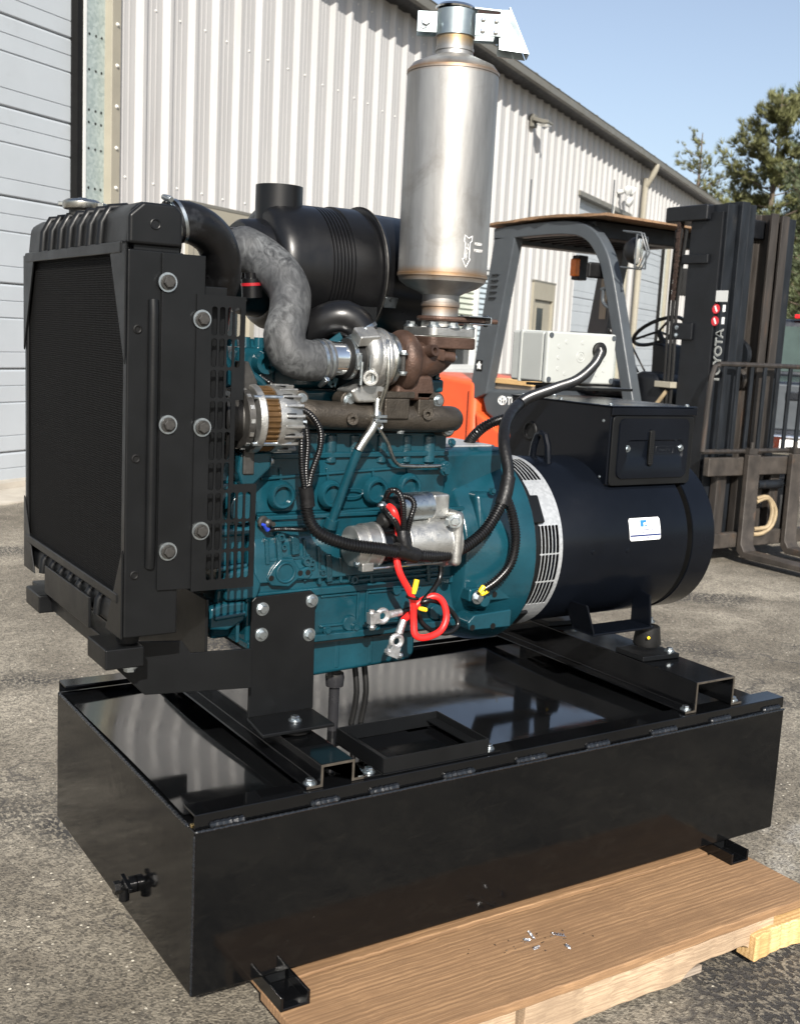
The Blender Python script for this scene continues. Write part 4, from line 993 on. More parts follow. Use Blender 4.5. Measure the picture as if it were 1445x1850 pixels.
# ---- engine mount plate with foot and rubber mount
YP = .25
mp = MB(); mp.prism([(.217, .58), (.217, .826), (.226, .835), (.353, .838), (.364, .828), (.368, .58)], 'y', YP, YP + .007); mpo = mp.build('mount_plate', 'black_satin', gs, bev=.002)
MB().prism([(.203, .152), (.366, .152), (.368, .2565), (.217, .2565)], 'z', .572, .5795).build('mount_foot', 'black_satin', mpo, bev=.002)
for px, py in ((474, 1100), (563, 1085), (472, 1146), (558, 1146)):
    inst('bolt', BOLT, TR(at(px, py, y=YP), s=1.05), mpo)
inst('bolt', BOLT, TR((.298, .198, .58), (0, 0, 1), 1.05), mpo)
MB().lathe([(0, .02), (.003, .032), (.012, .034), (.0155, .03)], (.298, .198, .5565), (0, 0, 1), 22).build('rubber_mount', 'rubber', gs)

# ---- engine block
YE = .27
eng = MB(); eng.prism([(.27, .735), (.27, .99), (.285, 1.0), (.575, 1.0), (.59, .99), (.59, .735)], 'x', .215, .745)
engo = eng.build('engine_block', 'engine_teal', gs, bev=.006)
def part(nm, mb, mt='engine_teal', bev=.004, par=None, smooth=35, seg=2): return mb.build(nm, mt, par or engo, bev=bev, smooth=smooth, seg=seg)
part('upper_block', MB().box(.225, .7, .285, .575, 1.0, 1.165))
part('cylinder_head', MB().box(.225, .69, .3, .57, 1.166, 1.25), bev=.006)
part('valve_cover', MB().prism([(.345, 1.251), (.345, 1.325), (.375, 1.35), (.51, 1.35), (.54, 1.325), (.54, 1.251)], 'x', .24, .68), bev=.01, seg=3)
part('rear_head_cover', MB().box(.62, .695, .3, .4, 1.251, 1.28), bev=.006)
inst('bolt', TBOLT, TR((.65, .31, 1.281), (0, 0, 1)), engo); inst('bolt', TBOLT, TR((.68, .31, 1.281), (0, 0, 1)), engo)
part('gasket', MB().box(.223, .702, .2835, .577, 1.1635, 1.1675), 'seal_black', 0); part('gasket', MB().box(.214, .791, .2575, .601, .7195, .7225), 'seal_black', 0)
for x in (.26, .36, .46, .56, .66): inst('bolt', TBOLT, TR((x, .3, 1.205), (0, -1, 0)), engo)
# skirt, flange, oil pan
part('skirt_rail', MB().box(.21, .79, .262, .6, .822, .84), bev=.004)
part('pan_rail', MB().box(.215, .79, .258, .6, .722, .738), bev=.003)
b = MB(); b.prism([(.365, .72), (.645, .72), (.645, .66), (.63, .645), (.38, .637), (.365, .65)], 'y', .285, .575); part('oil_pan', b, bev=.014, seg=3)
for x in (.435, .52, .585): part('pan_rib', MB().box(x, x + .012, .2835, .3, .65, .72), bev=.003)
for x in (.4, .47, .6, .7): inst('bolt', TBOLT, TR((x, .262, .745), (0, -1, 0)), engo)
# skirt panel with raised frame
for (x0, x1, z0, z1) in ((.385, .475, .815, .821), (.385, .475, .75, .756), (.475, .481, .75, .821), (.497, .503, .75, .821), (.503, .64, .815, .821), (.503, .64, .75, .756)):
    part('cast_web', MB().box(x0, x1, .2655, .272, z0, z1), bev=.002)
for px, py, r_ in ((630, 1125, .016), (715, 1065, .011), (785, 1105, .017), (793, 1128, .012)):
    p = at(px, py, y=YE); part('cast_boss', MB().lathe([(0, r_ * 1.15), (.007, r_)], p, (0, -1, 0), 18), bev=.001)
# core plugs
for k, (px, py) in enumerate(((508, 895), (598, 893), (678, 886), (738, 880))):
    p = at(px, py, y=YE)
    o = part('core_plug', MB().lathe([(0, .031), (.01, .027), (.0125, .0245), (.0115, .0195), (.0, .018), (-.002, .014), (-.0015, .001)], p, (0, -1, 0), 26), bev=0)
# horizontal and vertical ribs on the block side
def rib(a, b_, w_=.007, d=.006, y=YE, mt='engine_teal'):
    p = at(*a, y=y); q = at(*b_, y=y); part('cast_rib', MB().bar(p, q, d * 2, w_, up=(0, -1, .001) if False else (0, 0, 1)) if abs(p.z - q.z) < abs(p.x - q.x) else MB().bar(p, q, w_, d * 2, up=(0, 1, 0)), mt, bev=.002)
YB = .285
for a, b_ in (((470, 865), (800, 838)), ((480, 935), (600, 930)), ((610, 925), (690, 918)), ((480, 950), (560, 947))): rib(a, b_, .006, .006, YB if a[1] < 870 else YE)
for x in (505, 590, 672, 735): rib((x, 845), (x + 2, 872), .006, .005, YB)
for x, w_ in ((598, .03), (640, .028), (690, .03), (735, .026), (775, .034)):
    p = at(x, 815, y=YB); part('cast_scallop', MB().lathe([(-.03, w_ * .5), (.03, w_ * .5)], p + Vector((0, .006, .005)), (0, 0, 1), 16), 'cast_teal', bev=.003)
part('block_ledge', MB().box(.235, .702, .276, .3, 1.112, 1.124), bev=.003)
part('block_ledge', MB().box(.23, .745, .262, .29, .988, .998), bev=.003)
part('block_step', MB().prism([(.255, .86), (.262, .905), (.262, .935), (.275, .96), (.275, .86)], 'x', .225, .56), bev=.004)
rs = random.Random(11)
for px0, py0, px1, py1, w_, d_ in ((500, 968, 503, 1012, .012, .012), (528, 966, 530, 1000, .018, .016), (548, 972, 549, 1050, .007, .008), (573, 985, 575, 1055, .008, .01), (590, 1000, 592, 1050, .014, .012), (612, 1005, 613, 1052, .007, .01), (628, 1010, 630, 1050, .012, .009), (480, 972, 482, 1020, .01, .008), (668, 1022, 669, 1052, .008, .008), (770, 1015, 771, 1050, .01, .01)):
    p, q = at(px0, py0, y=.266), at(px1, py1, y=.266); part('cast_web', MB().bar(p, q, w_, d_ * 2, up=(0, 1, 0)), 'cast_teal', bev=.003)
for px0, py0, px1, py1 in ((478, 1012, 560, 1005), (545, 1030, 640, 1022), (640, 1040, 790, 1026), (590, 1052, 800, 1036)):
    p, q = at(px0, py0, y=.266), at(px1, py1, y=.266); part('cast_web', MB().bar(p, q, .012, .007), 'cast_teal', bev=.002)
for k in range(9):
    px, py = rs.uniform(480, 640), rs.uniform(968, 1050); p = at(px, py, y=.262); r_ = rs.uniform(.006, .01)
    part('cast_boss', MB().lathe([(0, r_ * 1.2), (.01, r_), (.01, r_ * .5), (.004, r_ * .45)], p, (0, -1, rs.uniform(-.1, .3)), 14), 'cast_teal', bev=0)
# raised letters and oval cast in the side
p = at(548, 893, y=YE - .0005); text('cast_letters', 'KUBOTA', .02, 'engine_teal', engo, p, (1, 0, 0), (0, 0, 1), .0018, fit=.05)
p = at(637, 890, y=YE - .0005); b = MB(); b.tube([p + Vector((.026 * math.cos(2 * math.pi * i / 24), 0, .009 * math.sin(2 * math.pi * i / 24))) for i in range(24)], .0016, 6, closed=True); part('cast_oval', b, bev=0)
text('cast_letters', 'NW', .012, 'engine_teal', engo, at(772, 803, y=YB - .0005), (1, 0, 0), (0, 0, 1), .0016)
# blanked pump pad: a lozenge flange with bored centre
p = at(512, 1034, y=.262); b = MB(); b.prism([(p.x - .042, p.z - .01), (p.x - .03, p.z + .012), (p.x - .01, p.z + .032), (p.x + .018, p.z + .03), (p.x + .035, p.z + .005), (p.x + .055, p.z + .012), (p.x + .066, p.z - .004), (p.x + .055, p.z - .018), (p.x + .03, p.z - .015), (p.x + .01, p.z - .03), (p.x - .03, p.z - .025)], 'y', .252, .265); part('pump_pad', b, bev=.004)
part('pad_plug', MB().torus(p + Vector((.0, -.011, .002)), (0, 1, 0), .02, .003, 24, 8), bev=0)
for dx, dz in ((-.032, -.008), (.034, -.002), (.052, -.002)): part('pad_hole', MB().lathe([(0, .006), (.0006, .006)], p + Vector((dx, -.0102, dz)), (0, -1, 0), 12), 'seal_black', bev=0)
# gear case at the front, water pump, thermostat, lifting eye
part('gear_case', MB().prism([(.3, .74), (.27, .86), (.275, 1.08), (.31, 1.2), (.55, 1.2), (.59, 1.05), (.59, .86), (.55, .74)], 'x', .15, .213), bev=.01, seg=3)
for z, y in ((.86, .268), (.97, .268), (1.06, .272), (1.15, .29), (.79, .28)): part('case_boss', MB().cyl((.145, y + .004, z), (.222, y + .004, z), .012), bev=.002)
part('front_plate', MB().prism([(.262, .74), (.262, .81), (.3, .9), (.4, .9), (.4, .74)], 'x', .19, .198), bev=.002)
b = MB(); p = at(395, 1110, y=.285); b.prism([(p.x - .03, p.z - .025), (p.x - .03, p.z + .02), (p.x + .0, p.z + .03), (p.x + .05, p.z + .03), (p.x + .05, p.z - .012), (p.x + .01, p.z - .03)], 'y', .26, .33); part('oil_pump_housing', b, bev=.008, seg=3)
for dz in (.0, .075, .1): part('housing_rib', MB().cyl((p.x - .02, .258, p.z + dz), (p.x + .045, .258, p.z + dz + .005), .006), bev=.001)
part('oil_pump_housing', MB().prism([(.16, .83), (.16, .89), (.215, .9), (.24, .86), (.23, .83)], 'y', .25, .33), bev=.008, seg=3)
part('thermostat_housing', MB().lathe([(0, .04), (.05, .04), (.06, .034), (.085, .034)], (.17, .36, 1.25), (-.1, 0, 1), 20), bev=.003)
p = at(470, 655, y=.33)
part('thermostat_housing', MB().box(p.x - .05, p.x + .035, .32, .42, 1.24, p.z + .03), bev=.014, seg=3)
part('water_port', MB().lathe([(0, .025), (.025, .022), (.026, .013), (.012, .012)], p + Vector((0, -.008, 0)), (0, -1, 0), 18), bev=0)
for dx in (-.05, -.02, .01): part('cover_lug', MB().lathe([(0, .012), (.02, .01)], p + Vector((dx, .03, .03)), (0, 0, 1), 12), bev=0)
part('side_boss', MB().lathe([(0, .035), (.03, .03)], at(430, 915, y=.275), (0, -1, 0), 20), bev=.003)
b = MB(); b.lathe([(0, .013), (.004, .013), (.006, .009), (.02, .009), (.024, .005), (.034, .005)], at(474, 943, y=.262), (.3, -1, 0), 12); b.build('oil_pressure_switch', 'dark_steel', engo)

# ---- bell housing and flywheel adapter, axis along x
AX = Vector((0, .43, .878)); 
b = MB(); b.lathe([(.72, .17), (.735, .2), (.86, .236), (.885, .24), (.905, .24)], AX, (1, 0, 0), 40)
bell = b.build('bell_housing', 'engine_teal', gs, bev=.004, smooth=40)
b = MB(); b.prism([(.3, .9), (.3, 1.115), (.32, 1.125), (.54, 1.125), (.56, 1.115), (.56, .9)], 'x', .7, .885); part('bell_top', b, 'engine_teal', .008, bell)
part('bell_lid', MB().box(.72, .87, .33, .5, 1.1255, 1.129), 'galvanised_band', .001, bell)
part('bell_side', MB().prism([(.225, .8), (.222, .94), (.25, 1.03), (.33, 1.03), (.33, .8)], 'x', .765, .884), 'engine_teal', .012, bell, seg=3)
# lower foot with bored holes and the ledge above it
def hole(p, r_, d, par, mt='seal_black'): MB().lathe([(0, r_), (.0008, r_)], p, d, 14).build('bolt_hole', mt, par)
q0, q1 = at(848, 1140, y=.215), at(922, 1135, y=.215)
b = MB(); b.prism([(q0.x, q0.z), (q1.x, q0.z - .002), (q1.x, q0.z + .04), (q0.x + .012, q0.z + .036), (q0.x - .006, q0.z + .02)], 'y', .215, .34); bf = part('bell_foot', b, 'engine_teal', .004, bell)
for px, py in ((853, 1134), (890, 1131)): hole(at(px, py, y=.2145), .007, (0, -1, 0), bf)
q0, q1 = at(860, 1087, y=.215), at(925, 1083, y=.215)
b = MB(); b.prism([(q0.x - .02, q0.z + .0), (q1.x, q0.z - .004), (q1.x, q0.z + .032), (q0.x - .02, q0.z + .03)], 'y', .215, .34); bl = part('bell_ledge', b, 'engine_teal', .005, bell)
hole(at(893, 1074, y=.2145), .007, (0, -1, 0), bl)
part('stud_boss', MB().lathe([(0, .03), (.05, .014)], at(853, 1077, y=.26), (0, -1, 0), 18), 'engine_teal', .002, bell)
inst('bolt', BOLT, TR(at(862, 1079, y=.208), s=1.15), bell); 
for px, py in ((888, 888), (815, 800), (800, 1000)): inst('bolt', TBOLT, TR(at(px, py, y=.238), (.1, -1, .3)), bell)
inst('bolt', TBOLT, TR(at(803, 850, y=.25), (0, -1, 0), 1.3), bell)

# ---- generator end
gen = MB(); gen.lathe([(1.0, .19), (1.005, .207), (1.01, .2105), (1.43, .2105)], AX, (1, 0, 0), 72); geno = gen.build('alternator_body', 'alternator_paint', gs, smooth=40)
MB().lathe([(1.43, .2085), (1.4305, .19), (1.4495, .19), (1.45, .2085)], AX, (1, 0, 0), 72, cap=False).build('rim_groove', 'seal_black', geno)
MB().lathe([(1.4505, .2085), (1.452, .211), (1.53, .211), (1.54, .2), (1.545, .05)], AX, (1, 0, 0), 72).build('end_cover', 'alternator_paint', geno)
MB().lathe([(.905, .215), (.935, .215)], AX, (1, 0, 0), 64).build('adapter_ring', 'black_satin', geno)
MB().lathe([(.93, .17), (1.0, .17)], AX, (1, 0, 0), 48).build('fan_dark', 'seal_black', geno)
# galvanised vent band with long slots
b = MB(); RB = .2135; X0, X1 = .925, 1.006
def fb(u, v, d): return (X0 + u, AX.y + (RB - d) * math.cos(v), AX.z + (RB - d) * math.sin(v))
def deg(a): return a * math.pi / 180
# angle v: 180deg = towards the camera side (-y), 90 = up
def plain(v0, v1, u0=0, u1=X1 - X0, k=10):
    for i in range(k):
        a, c = v0 + (v1 - v0) * i / k, v0 + (v1 - v0) * (i + 1) / k
        for d in (0, .0015):
            b.add([fb(u0, a, d), fb(u1, a, d), fb(u1, c, d), fb(u0, c, d)], [(0, 1, 2, 3)])
        b.add([fb(u0, a, 0), fb(u0, c, 0), fb(u0, c, .0015), fb(u0, a, .0015)], [(0, 1, 2, 3)]); b.add([fb(u1, a, 0), fb(u1, c, 0), fb(u1, c, .0015), fb(u1, a, .0015)], [(0, 1, 2, 3)])
UE0, UE1 = .006, X1 - X0 - .01; NC = 6; cwv = (UE1 - UE0) / NC
def slots(v0, v1, rows):
    dv = (v1 - v0) / rows
    for r_ in range(rows):
        for c_ in range(NC):
            u0 = UE0 + c_ * cwv; a = v0 + r_ * dv
            b.cell(fb, u0, u0 + cwv, a, a + dv, (u0 + cwv / 2, a + dv / 2), cwv * .41, dv * .488, .0015, 'hex')
    plain(v0, v1, 0, UE0, 14); plain(v0, v1, UE1, X1 - X0, 14)
slots(deg(100), deg(128), 1); plain(deg(60), deg(100)); plain(deg(128), deg(160)); slots(deg(160), deg(216), 3); plain(deg(216), deg(262)); slots(deg(262), deg(318), 3); plain(deg(318), deg(420))
# hex slot cells: vertical coordinate is an angle, so widths scale by the radius
bo = b.build('vent_band', 'galvanised_band', geno, smooth=60, fix=False)
a = deg(150); p = Vector(fb(.004, a, -.004)); nn = Vector((0, math.cos(a), math.sin(a)))
MB().obox(p, (1, 0, 0), nn, nn.cross(Vector((1, 0, 0))), .02, .006, .035).build('band_clamp', 'black_satin', geno, bev=.004)
a = deg(228); p = Vector(fb(.01, a, -.004)); nn = Vector((0, math.cos(a), math.sin(a)))
MB().obox(p, (1, 0, 0), nn, nn.cross(Vector((1, 0, 0))), .017, .005, .03).build('band_clamp', 'black_satin', geno, bev=.006)
# domed rivets on the shell
for px, py in ((1070, 997), (1132, 994)): 
    p = at(px, py, y=.222); MB().lathe([(0, .007), (.002, .006), (.003, .002)], (p.x, .43 - .2098 * math.cos(math.asin(max(-1, min(1, (p.z - AX.z) / .2105)))), p.z), (0, -1, (p.z - AX.z) * 4), 14).build('shell_plug', 'alternator_paint', geno)
# feet: folded brackets
for x0, x1 in ((1.235, 1.242), (1.36, 1.367)):
    pass
def foot(y0, y1, mir):
    f0, f1, f2, f3 = at(1050, 1078, y=.225), at(1075, 1142, y=.215), at(1185, 1125, y=.215), at(1180, 1066, y=.225)
    x0, x1 = f0.x, f3.x; zb = f1.z - .002
    b = MB(); b.prism([(y0 + .01, zb), (y1, zb), (y1, zb + .09), (y0 + .02, zb + .075)] if not mir else [(y0, zb), (y1 - .01, zb), (y1 - .02, zb + .075), (y0, zb + .09)], 'x', x1 - .012, x1 - .006); o = b.build('foot_bracket', 'alternator_paint', geno, bev=.001)
    b = MB(); b.prism([(x0, zb + .075), (x0 + .006, zb + .075), (x0 + .036, zb), (x0 + .03, zb)], 'y', y0, y1); b.box(x0 + .03, x1 - .006, y0, y1, zb - .006, zb); b.build('foot_bracket', 'alternator_paint', geno, bev=.0015)
    return (x1 - .06, zb)
zx, zb = foot(.205, .285, False); foot(.575, .655, True)
for y in (.243, .61):
    mo = MB(); mo.lathe([(.0, .034), (.006, .036), (.05, .03), (.0515, .028)], (1.34, y, zb - .0605), (0, 0, 1), 24); mount = mo.build('rubber_mount', 'rubber', gs)
    MB().prism([(1.285, y - .045), (1.405, y - .055), (1.405, y + .05), (1.285, y + .055)], 'z', .587, .6).build('mount_base', 'black_satin', mount, bev=.002)
    inst('bolt', BOLT, TR((1.34, y, zb + .0005), (0, 0, 1), 1.25), mount); inst('bolt', BOLT, TR((1.388, y - .035, .6005), (0, 0, 1)), mount)
    MB().lathe([(0, .004), (.001, .004)], (1.31, y - .0335, zb - .03), (-.4, -1, 0), 10).build('paint_dot', 'yellow_terminal', mount)
# terminal box
bx0, bx1, by0, by1, bz0, bz1 = 1.182, 1.474, .27, .668, 1.03, 1.228
b = MB(); b.prism([(bx0 + .004, bz0), (bx1 - .004, bz0), (bx1, bz0 + .004), (bx1, bz1 - .002), (bx0, bz1 - .002), (bx0, bz0 + .004)], 'y', by0 + .006, by1); tbx = b.build('terminal_box', 'alternator_paint', geno, bev=.008, seg=3)
MB().box(bx0 - .003, bx1 + .003, by0 - .002, by1 + .003, bz1 - .003, bz1 + .001).build('box_lid', 'alternator_paint', tbx, bev=.002)
MB().box(bx0 - .003, bx1 + .003, by0 - .002, by0 + .0015, bz1 - .022, bz1 - .0035).build('lid_lip', 'alternator_paint', tbx, bev=.002)
b = MB(); rr = .018; fx0, fx1, fz0, fz1 = bx0 + .024, bx1 - .022, bz0 + .018, bz1 - .03
def rrect(x0, x1, z0, z1, r_, k=5):
    o = []
    for cx_, cz_, a0 in ((x1 - r_, z1 - r_, 0), (x0 + r_, z1 - r_, 90), (x0 + r_, z0 + r_, 180), (x1 - r_, z0 + r_, 270)):
        for i in range(k + 1): a = R(a0 + 90 * i / k); o.append((cx_ + r_ * math.cos(a), cz_ + r_ * math.sin(a)))
    return o
MB().prism(rrect(bx0 + .004, bx1 - .004, bz0, bz1 - .024, .012), 'y', by0, by0 + .0055).build('face_plate', 'black_satin', tbx, bev=.002)
# door plate with a dished pocket: built as a ring round the pocket plus the sunken floor
ou = rrect(fx0, fx1, fz0, fz1, .018); zc = (fz0 + fz1) / 2 - .004
inn = rrect(fx0 + .026, fx1 - .018, zc - .026, zc + .026, .016); fl = rrect(fx0 + .03, fx1 - .022, zc - .02, zc + .022, .014); n = len(ou)
yo_ = by0 - .004
vs = [(x, by0 - .0002, z) for x, z in ou] + [(x + (.0015 if x < .5 * (fx0 + fx1) else -.0015), yo_, z) for x, z in ou] + [(x, yo_, z) for x, z in inn] + [(x, yo_ + .0036, z) for x, z in fl]
fs = [(k * n + i, k * n + (i + 1) % n, (k + 1) * n + (i + 1) % n, (k + 1) * n + i) for k in range(3) for i in range(n)] + [tuple(range(3 * n, 4 * n))]
cover = MB().add(vs, fs).build('access_cover', 'alternator_paint', tbx, smooth=30)
hx = (fx0 + fx1) / 2 - .014; zc2 = zc + .006
hd = MB(); hd.prism(rrect(hx - .0085, hx + .0085, zc2 - .046, zc2 + .046, .0082), 'y', yo_ - .006, yo_ + .0008); hdo = hd.build('grip', 'black_satin', cover, bev=.0015)
b = MB()
for i in range(15):
    for j in range(3): b.lathe([(0, .0019), (.0011, .0009)], (hx - .005 + j * .005, yo_ - .006, zc2 - .04 + i * .0057), (0, -1, 0), 6)
b.build('grip_dimples', 'black_satin', hdo)
for x in (fx0 + .033, fx1 - .026): inst('bolt', SBOLT, TR((x, yo_ + .0034, zc + .004), s=1.1), cover)
b = MB(); b.tube([Vector((x, yo_ + .0034, z)) for x, z in rrect(hx + .024, hx + .085, zc - .009, zc + .009, .003, 2)], .0006, 4, closed=True); b.build('name_frame', 'mast_steel', cover)
text('lettering', 'meccalte', .014, 'mast_steel', cover, (hx + .0545, yo_ + .0034, zc), (1, 0, 0), (0, 0, 1), .0005, fit=.04)
for (y, z) in ((.3, 1.19), (.3, 1.05)): inst('bolt', SBOLT, TR((bx0, y, z), (-1, 0, 0), .5), tbx)
for x, y in ((bx0 + .01, .29), (bx0 + .012, .48), (bx0 + .008, .63), (bx1 - .02, .285), (bx0 + .11, .62)): inst('bolt', SBOLT, TR((x, y, bz1 + .001), (0, 0, 1), .8), tbx)
p = at(958, 778, x=bx0); MB().torus(p, (1, 0, 0), .022, .005, 24, 8).lathe([(0, .018), (.001, .018)], p, (-1, 0, 0), 20).build('grommet', 'rubber', tbx)
# lifting eye on top of the shell
b = MB(); c = at(957, 825, x=1.07); c.y = .43; c = Vector((1.07, .40, AX.z + .21))
for s_ in (-1, 1): b.tube([c + Vector((0, s_ * .032, -.012)), c + Vector((0, s_ * .026, .03)), c + Vector((0, s_ * .014, .056)), c + Vector((0, 0, .06))], .009, 8)
b.build('lifting_eye', 'alternator_paint', geno)
# maker's plate on the shell, bent to the cylinder
def shell(px, py):
    d = cr * (px - 722.5) - cu * (py - 925) + cd * FPX
    A = d.y ** 2 + d.z ** 2; oy, oz = CAM.y - AX.y, CAM.z - AX.z; Bq = 2 * (d.y * oy + d.z * oz); Cq = oy * oy + oz * oz - .2112 ** 2
    t = (-Bq - math.sqrt(Bq * Bq - 4 * A * Cq)) / (2 * A); return CAM + d * t
c0, c1 = shell(1134, 937), shell(1189, 931); th0 = math.asin((c0.z - AX.z) / .2112); c2 = shell(1137, 978); th1 = math.asin((c2.z - AX.z) / .2112)
def onshell(x, th, r_): return Vector((x, AX.y - r_ * math.cos(th), AX.z + r_ * math.sin(th)))
b = MB(); K = 12
vs = []
for rr_ in (.2108, .2116):
    for i in range(K + 1):
        th = th0 + (th1 - th0) * i / K; ins = .004 if i in (0, K) else 0
        vs += [onshell(c0.x + ins, th, rr_), onshell(c1.x - ins, th, rr_)]
m = 2 * (K + 1); fs = [(m + 2 * i, m + 2 * i + 1, m + 2 * i + 3, m + 2 * i + 2) for i in range(K)] + [(2 * i, 2 * i + 2, m + 2 * i + 2, m + 2 * i) for i in range(K)] + [(2 * i + 1, m + 2 * i + 1, m + 2 * i + 3, 2 * i + 3) for i in range(K)] + [(0, m, m + 1, 1), (m - 2, m - 1, 2 * m - 1, 2 * m - 2)]
pl = b.add(vs, fs).build('dealer_label', 'label_white', geno)
def lab(u0, u1, v0, v1, mt, nm):
    b = MB(); k = 4; vs = []
    for i in range(k + 1):
        th = th0 + (th1 - th0) * (v0 + (v1 - v0) * i / k)
        vs += [onshell(c0.x + (c1.x - c0.x) * u0, th, .2121), onshell(c0.x + (c1.x - c0.x) * u1, th, .2121)]
    b.add(vs, [(2 * i, 2 * i + 1, 2 * i + 3, 2 * i + 2) for i in range(k)]).build(nm, mt, pl, smooth=60)
lab(.36, .46, .1, .4, 'label_blue', 'label_mark'); lab(.46, .56, .1, .22, 'label_blue', 'label_mark'); lab(.5, .56, .3, .4, 'label_blue', 'label_mark'); lab(.01, .99, .74, .82, 'label_navy', 'label_stripe')
LW = c1.x - c0.x
def ltxt(s, u, v, fit, size, mt='label_navy'):
    th = th0 + (th1 - th0) * v
    text('label_text', s, size, mt, pl, onshell(c0.x + LW * u, th, .2122), (1, 0, 0), (0, math.sin(th), math.cos(th)), .0002, fit=fit * LW)
ltxt('CENTRAL MAINE DIESEL', .5, .54, .74, .011); ltxt('SINCE 1987', .5, .665, .2, .006); ltxt('GENERATORS & PRESSURE WASHERS', .5, .89, .55, .005)
for u0, u1 in ((.12, .36), (.64, .86)): lab(u0, u1, .655, .672, 'label_navy', 'label_rule')

# ---- white control box behind the terminal box
wy = .80
W = [at(px, py, y=wy) for px, py in ((990, 597), (1113, 605), (1108, 697), (985, 691))]
wx0, wx1, wz0, wz1 = (W[0].x + W[3].x) / 2, (W[1].x + W[2].x) / 2, (W[2].z + W[3].z) / 2, (W[0].z + W[1].z) / 2
wb = MB().box(wx0 + .002, wx1 - .002, wy + .022, wy + .17, wz0 + .002, wz1 - .002); wbo = wb.build('control_box', 'box_white', gs, bev=.008, seg=3)
MB().box(wx0, wx1, wy, wy + .02, wz0, wz1).build('box_cover', 'box_white', wbo, bev=.007, seg=3)
MB().box(wx0 - .001, wx1 + .001, wy + .12, wy + .13, wz0 - .001, wz1 + .001).build('box_flange', 'box_white', wbo, bev=.002)
for x in (wx0 + .012, wx1 - .012):
    for z in (wz0 + .012, wz1 - .012): MB().lathe([(0, .008), (.002, .008), (.0021, .004)], (x, wy, z), (0, -1, 0), 14).build('cover_screw', 'fork_grey', wbo)
for k in range(12):
    a = 2 * math.pi * k / 12; MB().lathe([(0, .007), (.0012, .006)], ((wx0 + wx1) / 2 + .42 * (wx1 - wx0) * max(-.8, min(.8, 1.1 * math.cos(a))), wy, (wz0 + wz1) / 2 + .36 * (wz1 - wz0) * max(-.85, min(.85, 1.2 * math.sin(a)))), (0, -1, 0), 12).build('knockout', 'box_white', wbo)
p = at(1048, 645, y=wy); MB().torus(p, (0, 1, 0), .016, .0012, 24, 6).torus(p, (0, 1, 0), .008, .0012, 20, 6).build('knockout', 'box_white', wbo)
gpt = at(1081, 634, y=wy); MB().lathe([(0, .026), (.008, .026), (.012, .019)], gpt, (0, -1, 0), 20).build('grommet', 'rubber', wbo)
MB().box(wx0 + .05, wx1 - .04, by1 + .004, wy + .15, wz0 - .012, wz0 - .004).box(wx0 + .05, wx0 + .12, wy + .1, wy + .106, .6, wz0 - .012).build('box_bracket', 'black_satin', gs, bev=.002)

# ---- muffler, axis vertical
MX, MYY = .652, .27
mf = MB(); mf.lathe([(1.395, 0.0394), (1.437, 0.0394), (1.438, 0.0421), (1.446, 0.0421), (1.447, 0.0402), (1.462, 0.0405), (1.468, 0.0504), (1.478, 0.0759), (1.49, 0.0922), (1.4985, 0.0953), (1.4995, 0.0972), (1.5055, 0.0972), (1.5065, 0.0955), (1.912, 0.0955), (1.913, 0.097), (1.919, 0.097), (1.92, 0.0953), (1.932, 0.0862), (1.944, 0.0588), (1.952, 0.0398), (1.96, 0.0383), (1.9605, 0.0402), (1.967, 0.0402), (1.9675, 0.0383), (2.0, 0.0383)], (MX, MYY, 0), (0, 0, 1), 64, cap=True)
mfo = mf.build('muffler', 'muffler_steel', gs, smooth=32)
MB().box(MX - .0012, MX + .0012, MYY + .0953, MYY + .0965, 1.51, 1.9).build('seam', 'muffler_steel', mfo)
# outlet flange bolted to the turbine
fz = 1.375
MB().prism(rrect(MX - .06, MX + .06, MYY - .06, MYY + .06, .016), 'z', fz, fz + .018).build('outlet_flange', 'cast_aluminium', mfo, bev=.002)
MB().prism(rrect(MX - .062, MX + .062, MYY - .062, MYY + .062, .018), 'z', fz - .026, fz - .001).build('turbine_flange', 'rusty_iron', mfo, bev=.004)
for dx in (-.045, .045):
    for dy in (-.045, .045): inst('bolt', BOLT, TR((MX + dx, MYY + dy, fz + .018), (0, 0, 1), 1.15), mfo)
inst('bolt', BOLT, TR((MX, MYY - .052, fz + .018), (0, 0, 1), 1.15), mfo)
# U-bolt clamp round the neck
cz = 1.412; b = MB()
pts = [Vector((MX + .12, MYY - .045, cz)), Vector((MX, MYY - .045, cz)), Vector((MX - .032, MYY - .032, cz)), Vector((MX - .045, MYY, cz)), Vector((MX - .032, MYY + .032, cz)), Vector((MX, MYY + .045, cz)), Vector((MX + .12, MYY + .045, cz))]
cl = b.tube(crv(pts, .01), .0055, 8).build('u_clamp', 'rusty_iron', mfo)
MB().box(MX + .03, MX + .088, MYY - .07, MYY + .07, cz + .0065, cz + .009).box(MX + .03, MX + .088, MYY - .07, MYY + .07, cz - .009, cz - .0065).box(MX + .086, MX + .089, MYY - .07, MYY + .07, cz - .0065, cz + .0065).build('clamp_saddle', 'zinc', mfo, bev=.001)
inst('clamp_nut', BOLT, TR((MX + .09, MYY - .045, cz), (1, 0, 0), .95), mfo); inst('clamp_nut', BOLT, TR((MX + .09, MYY + .045, cz), (1, 0, 0), .95), mfo)
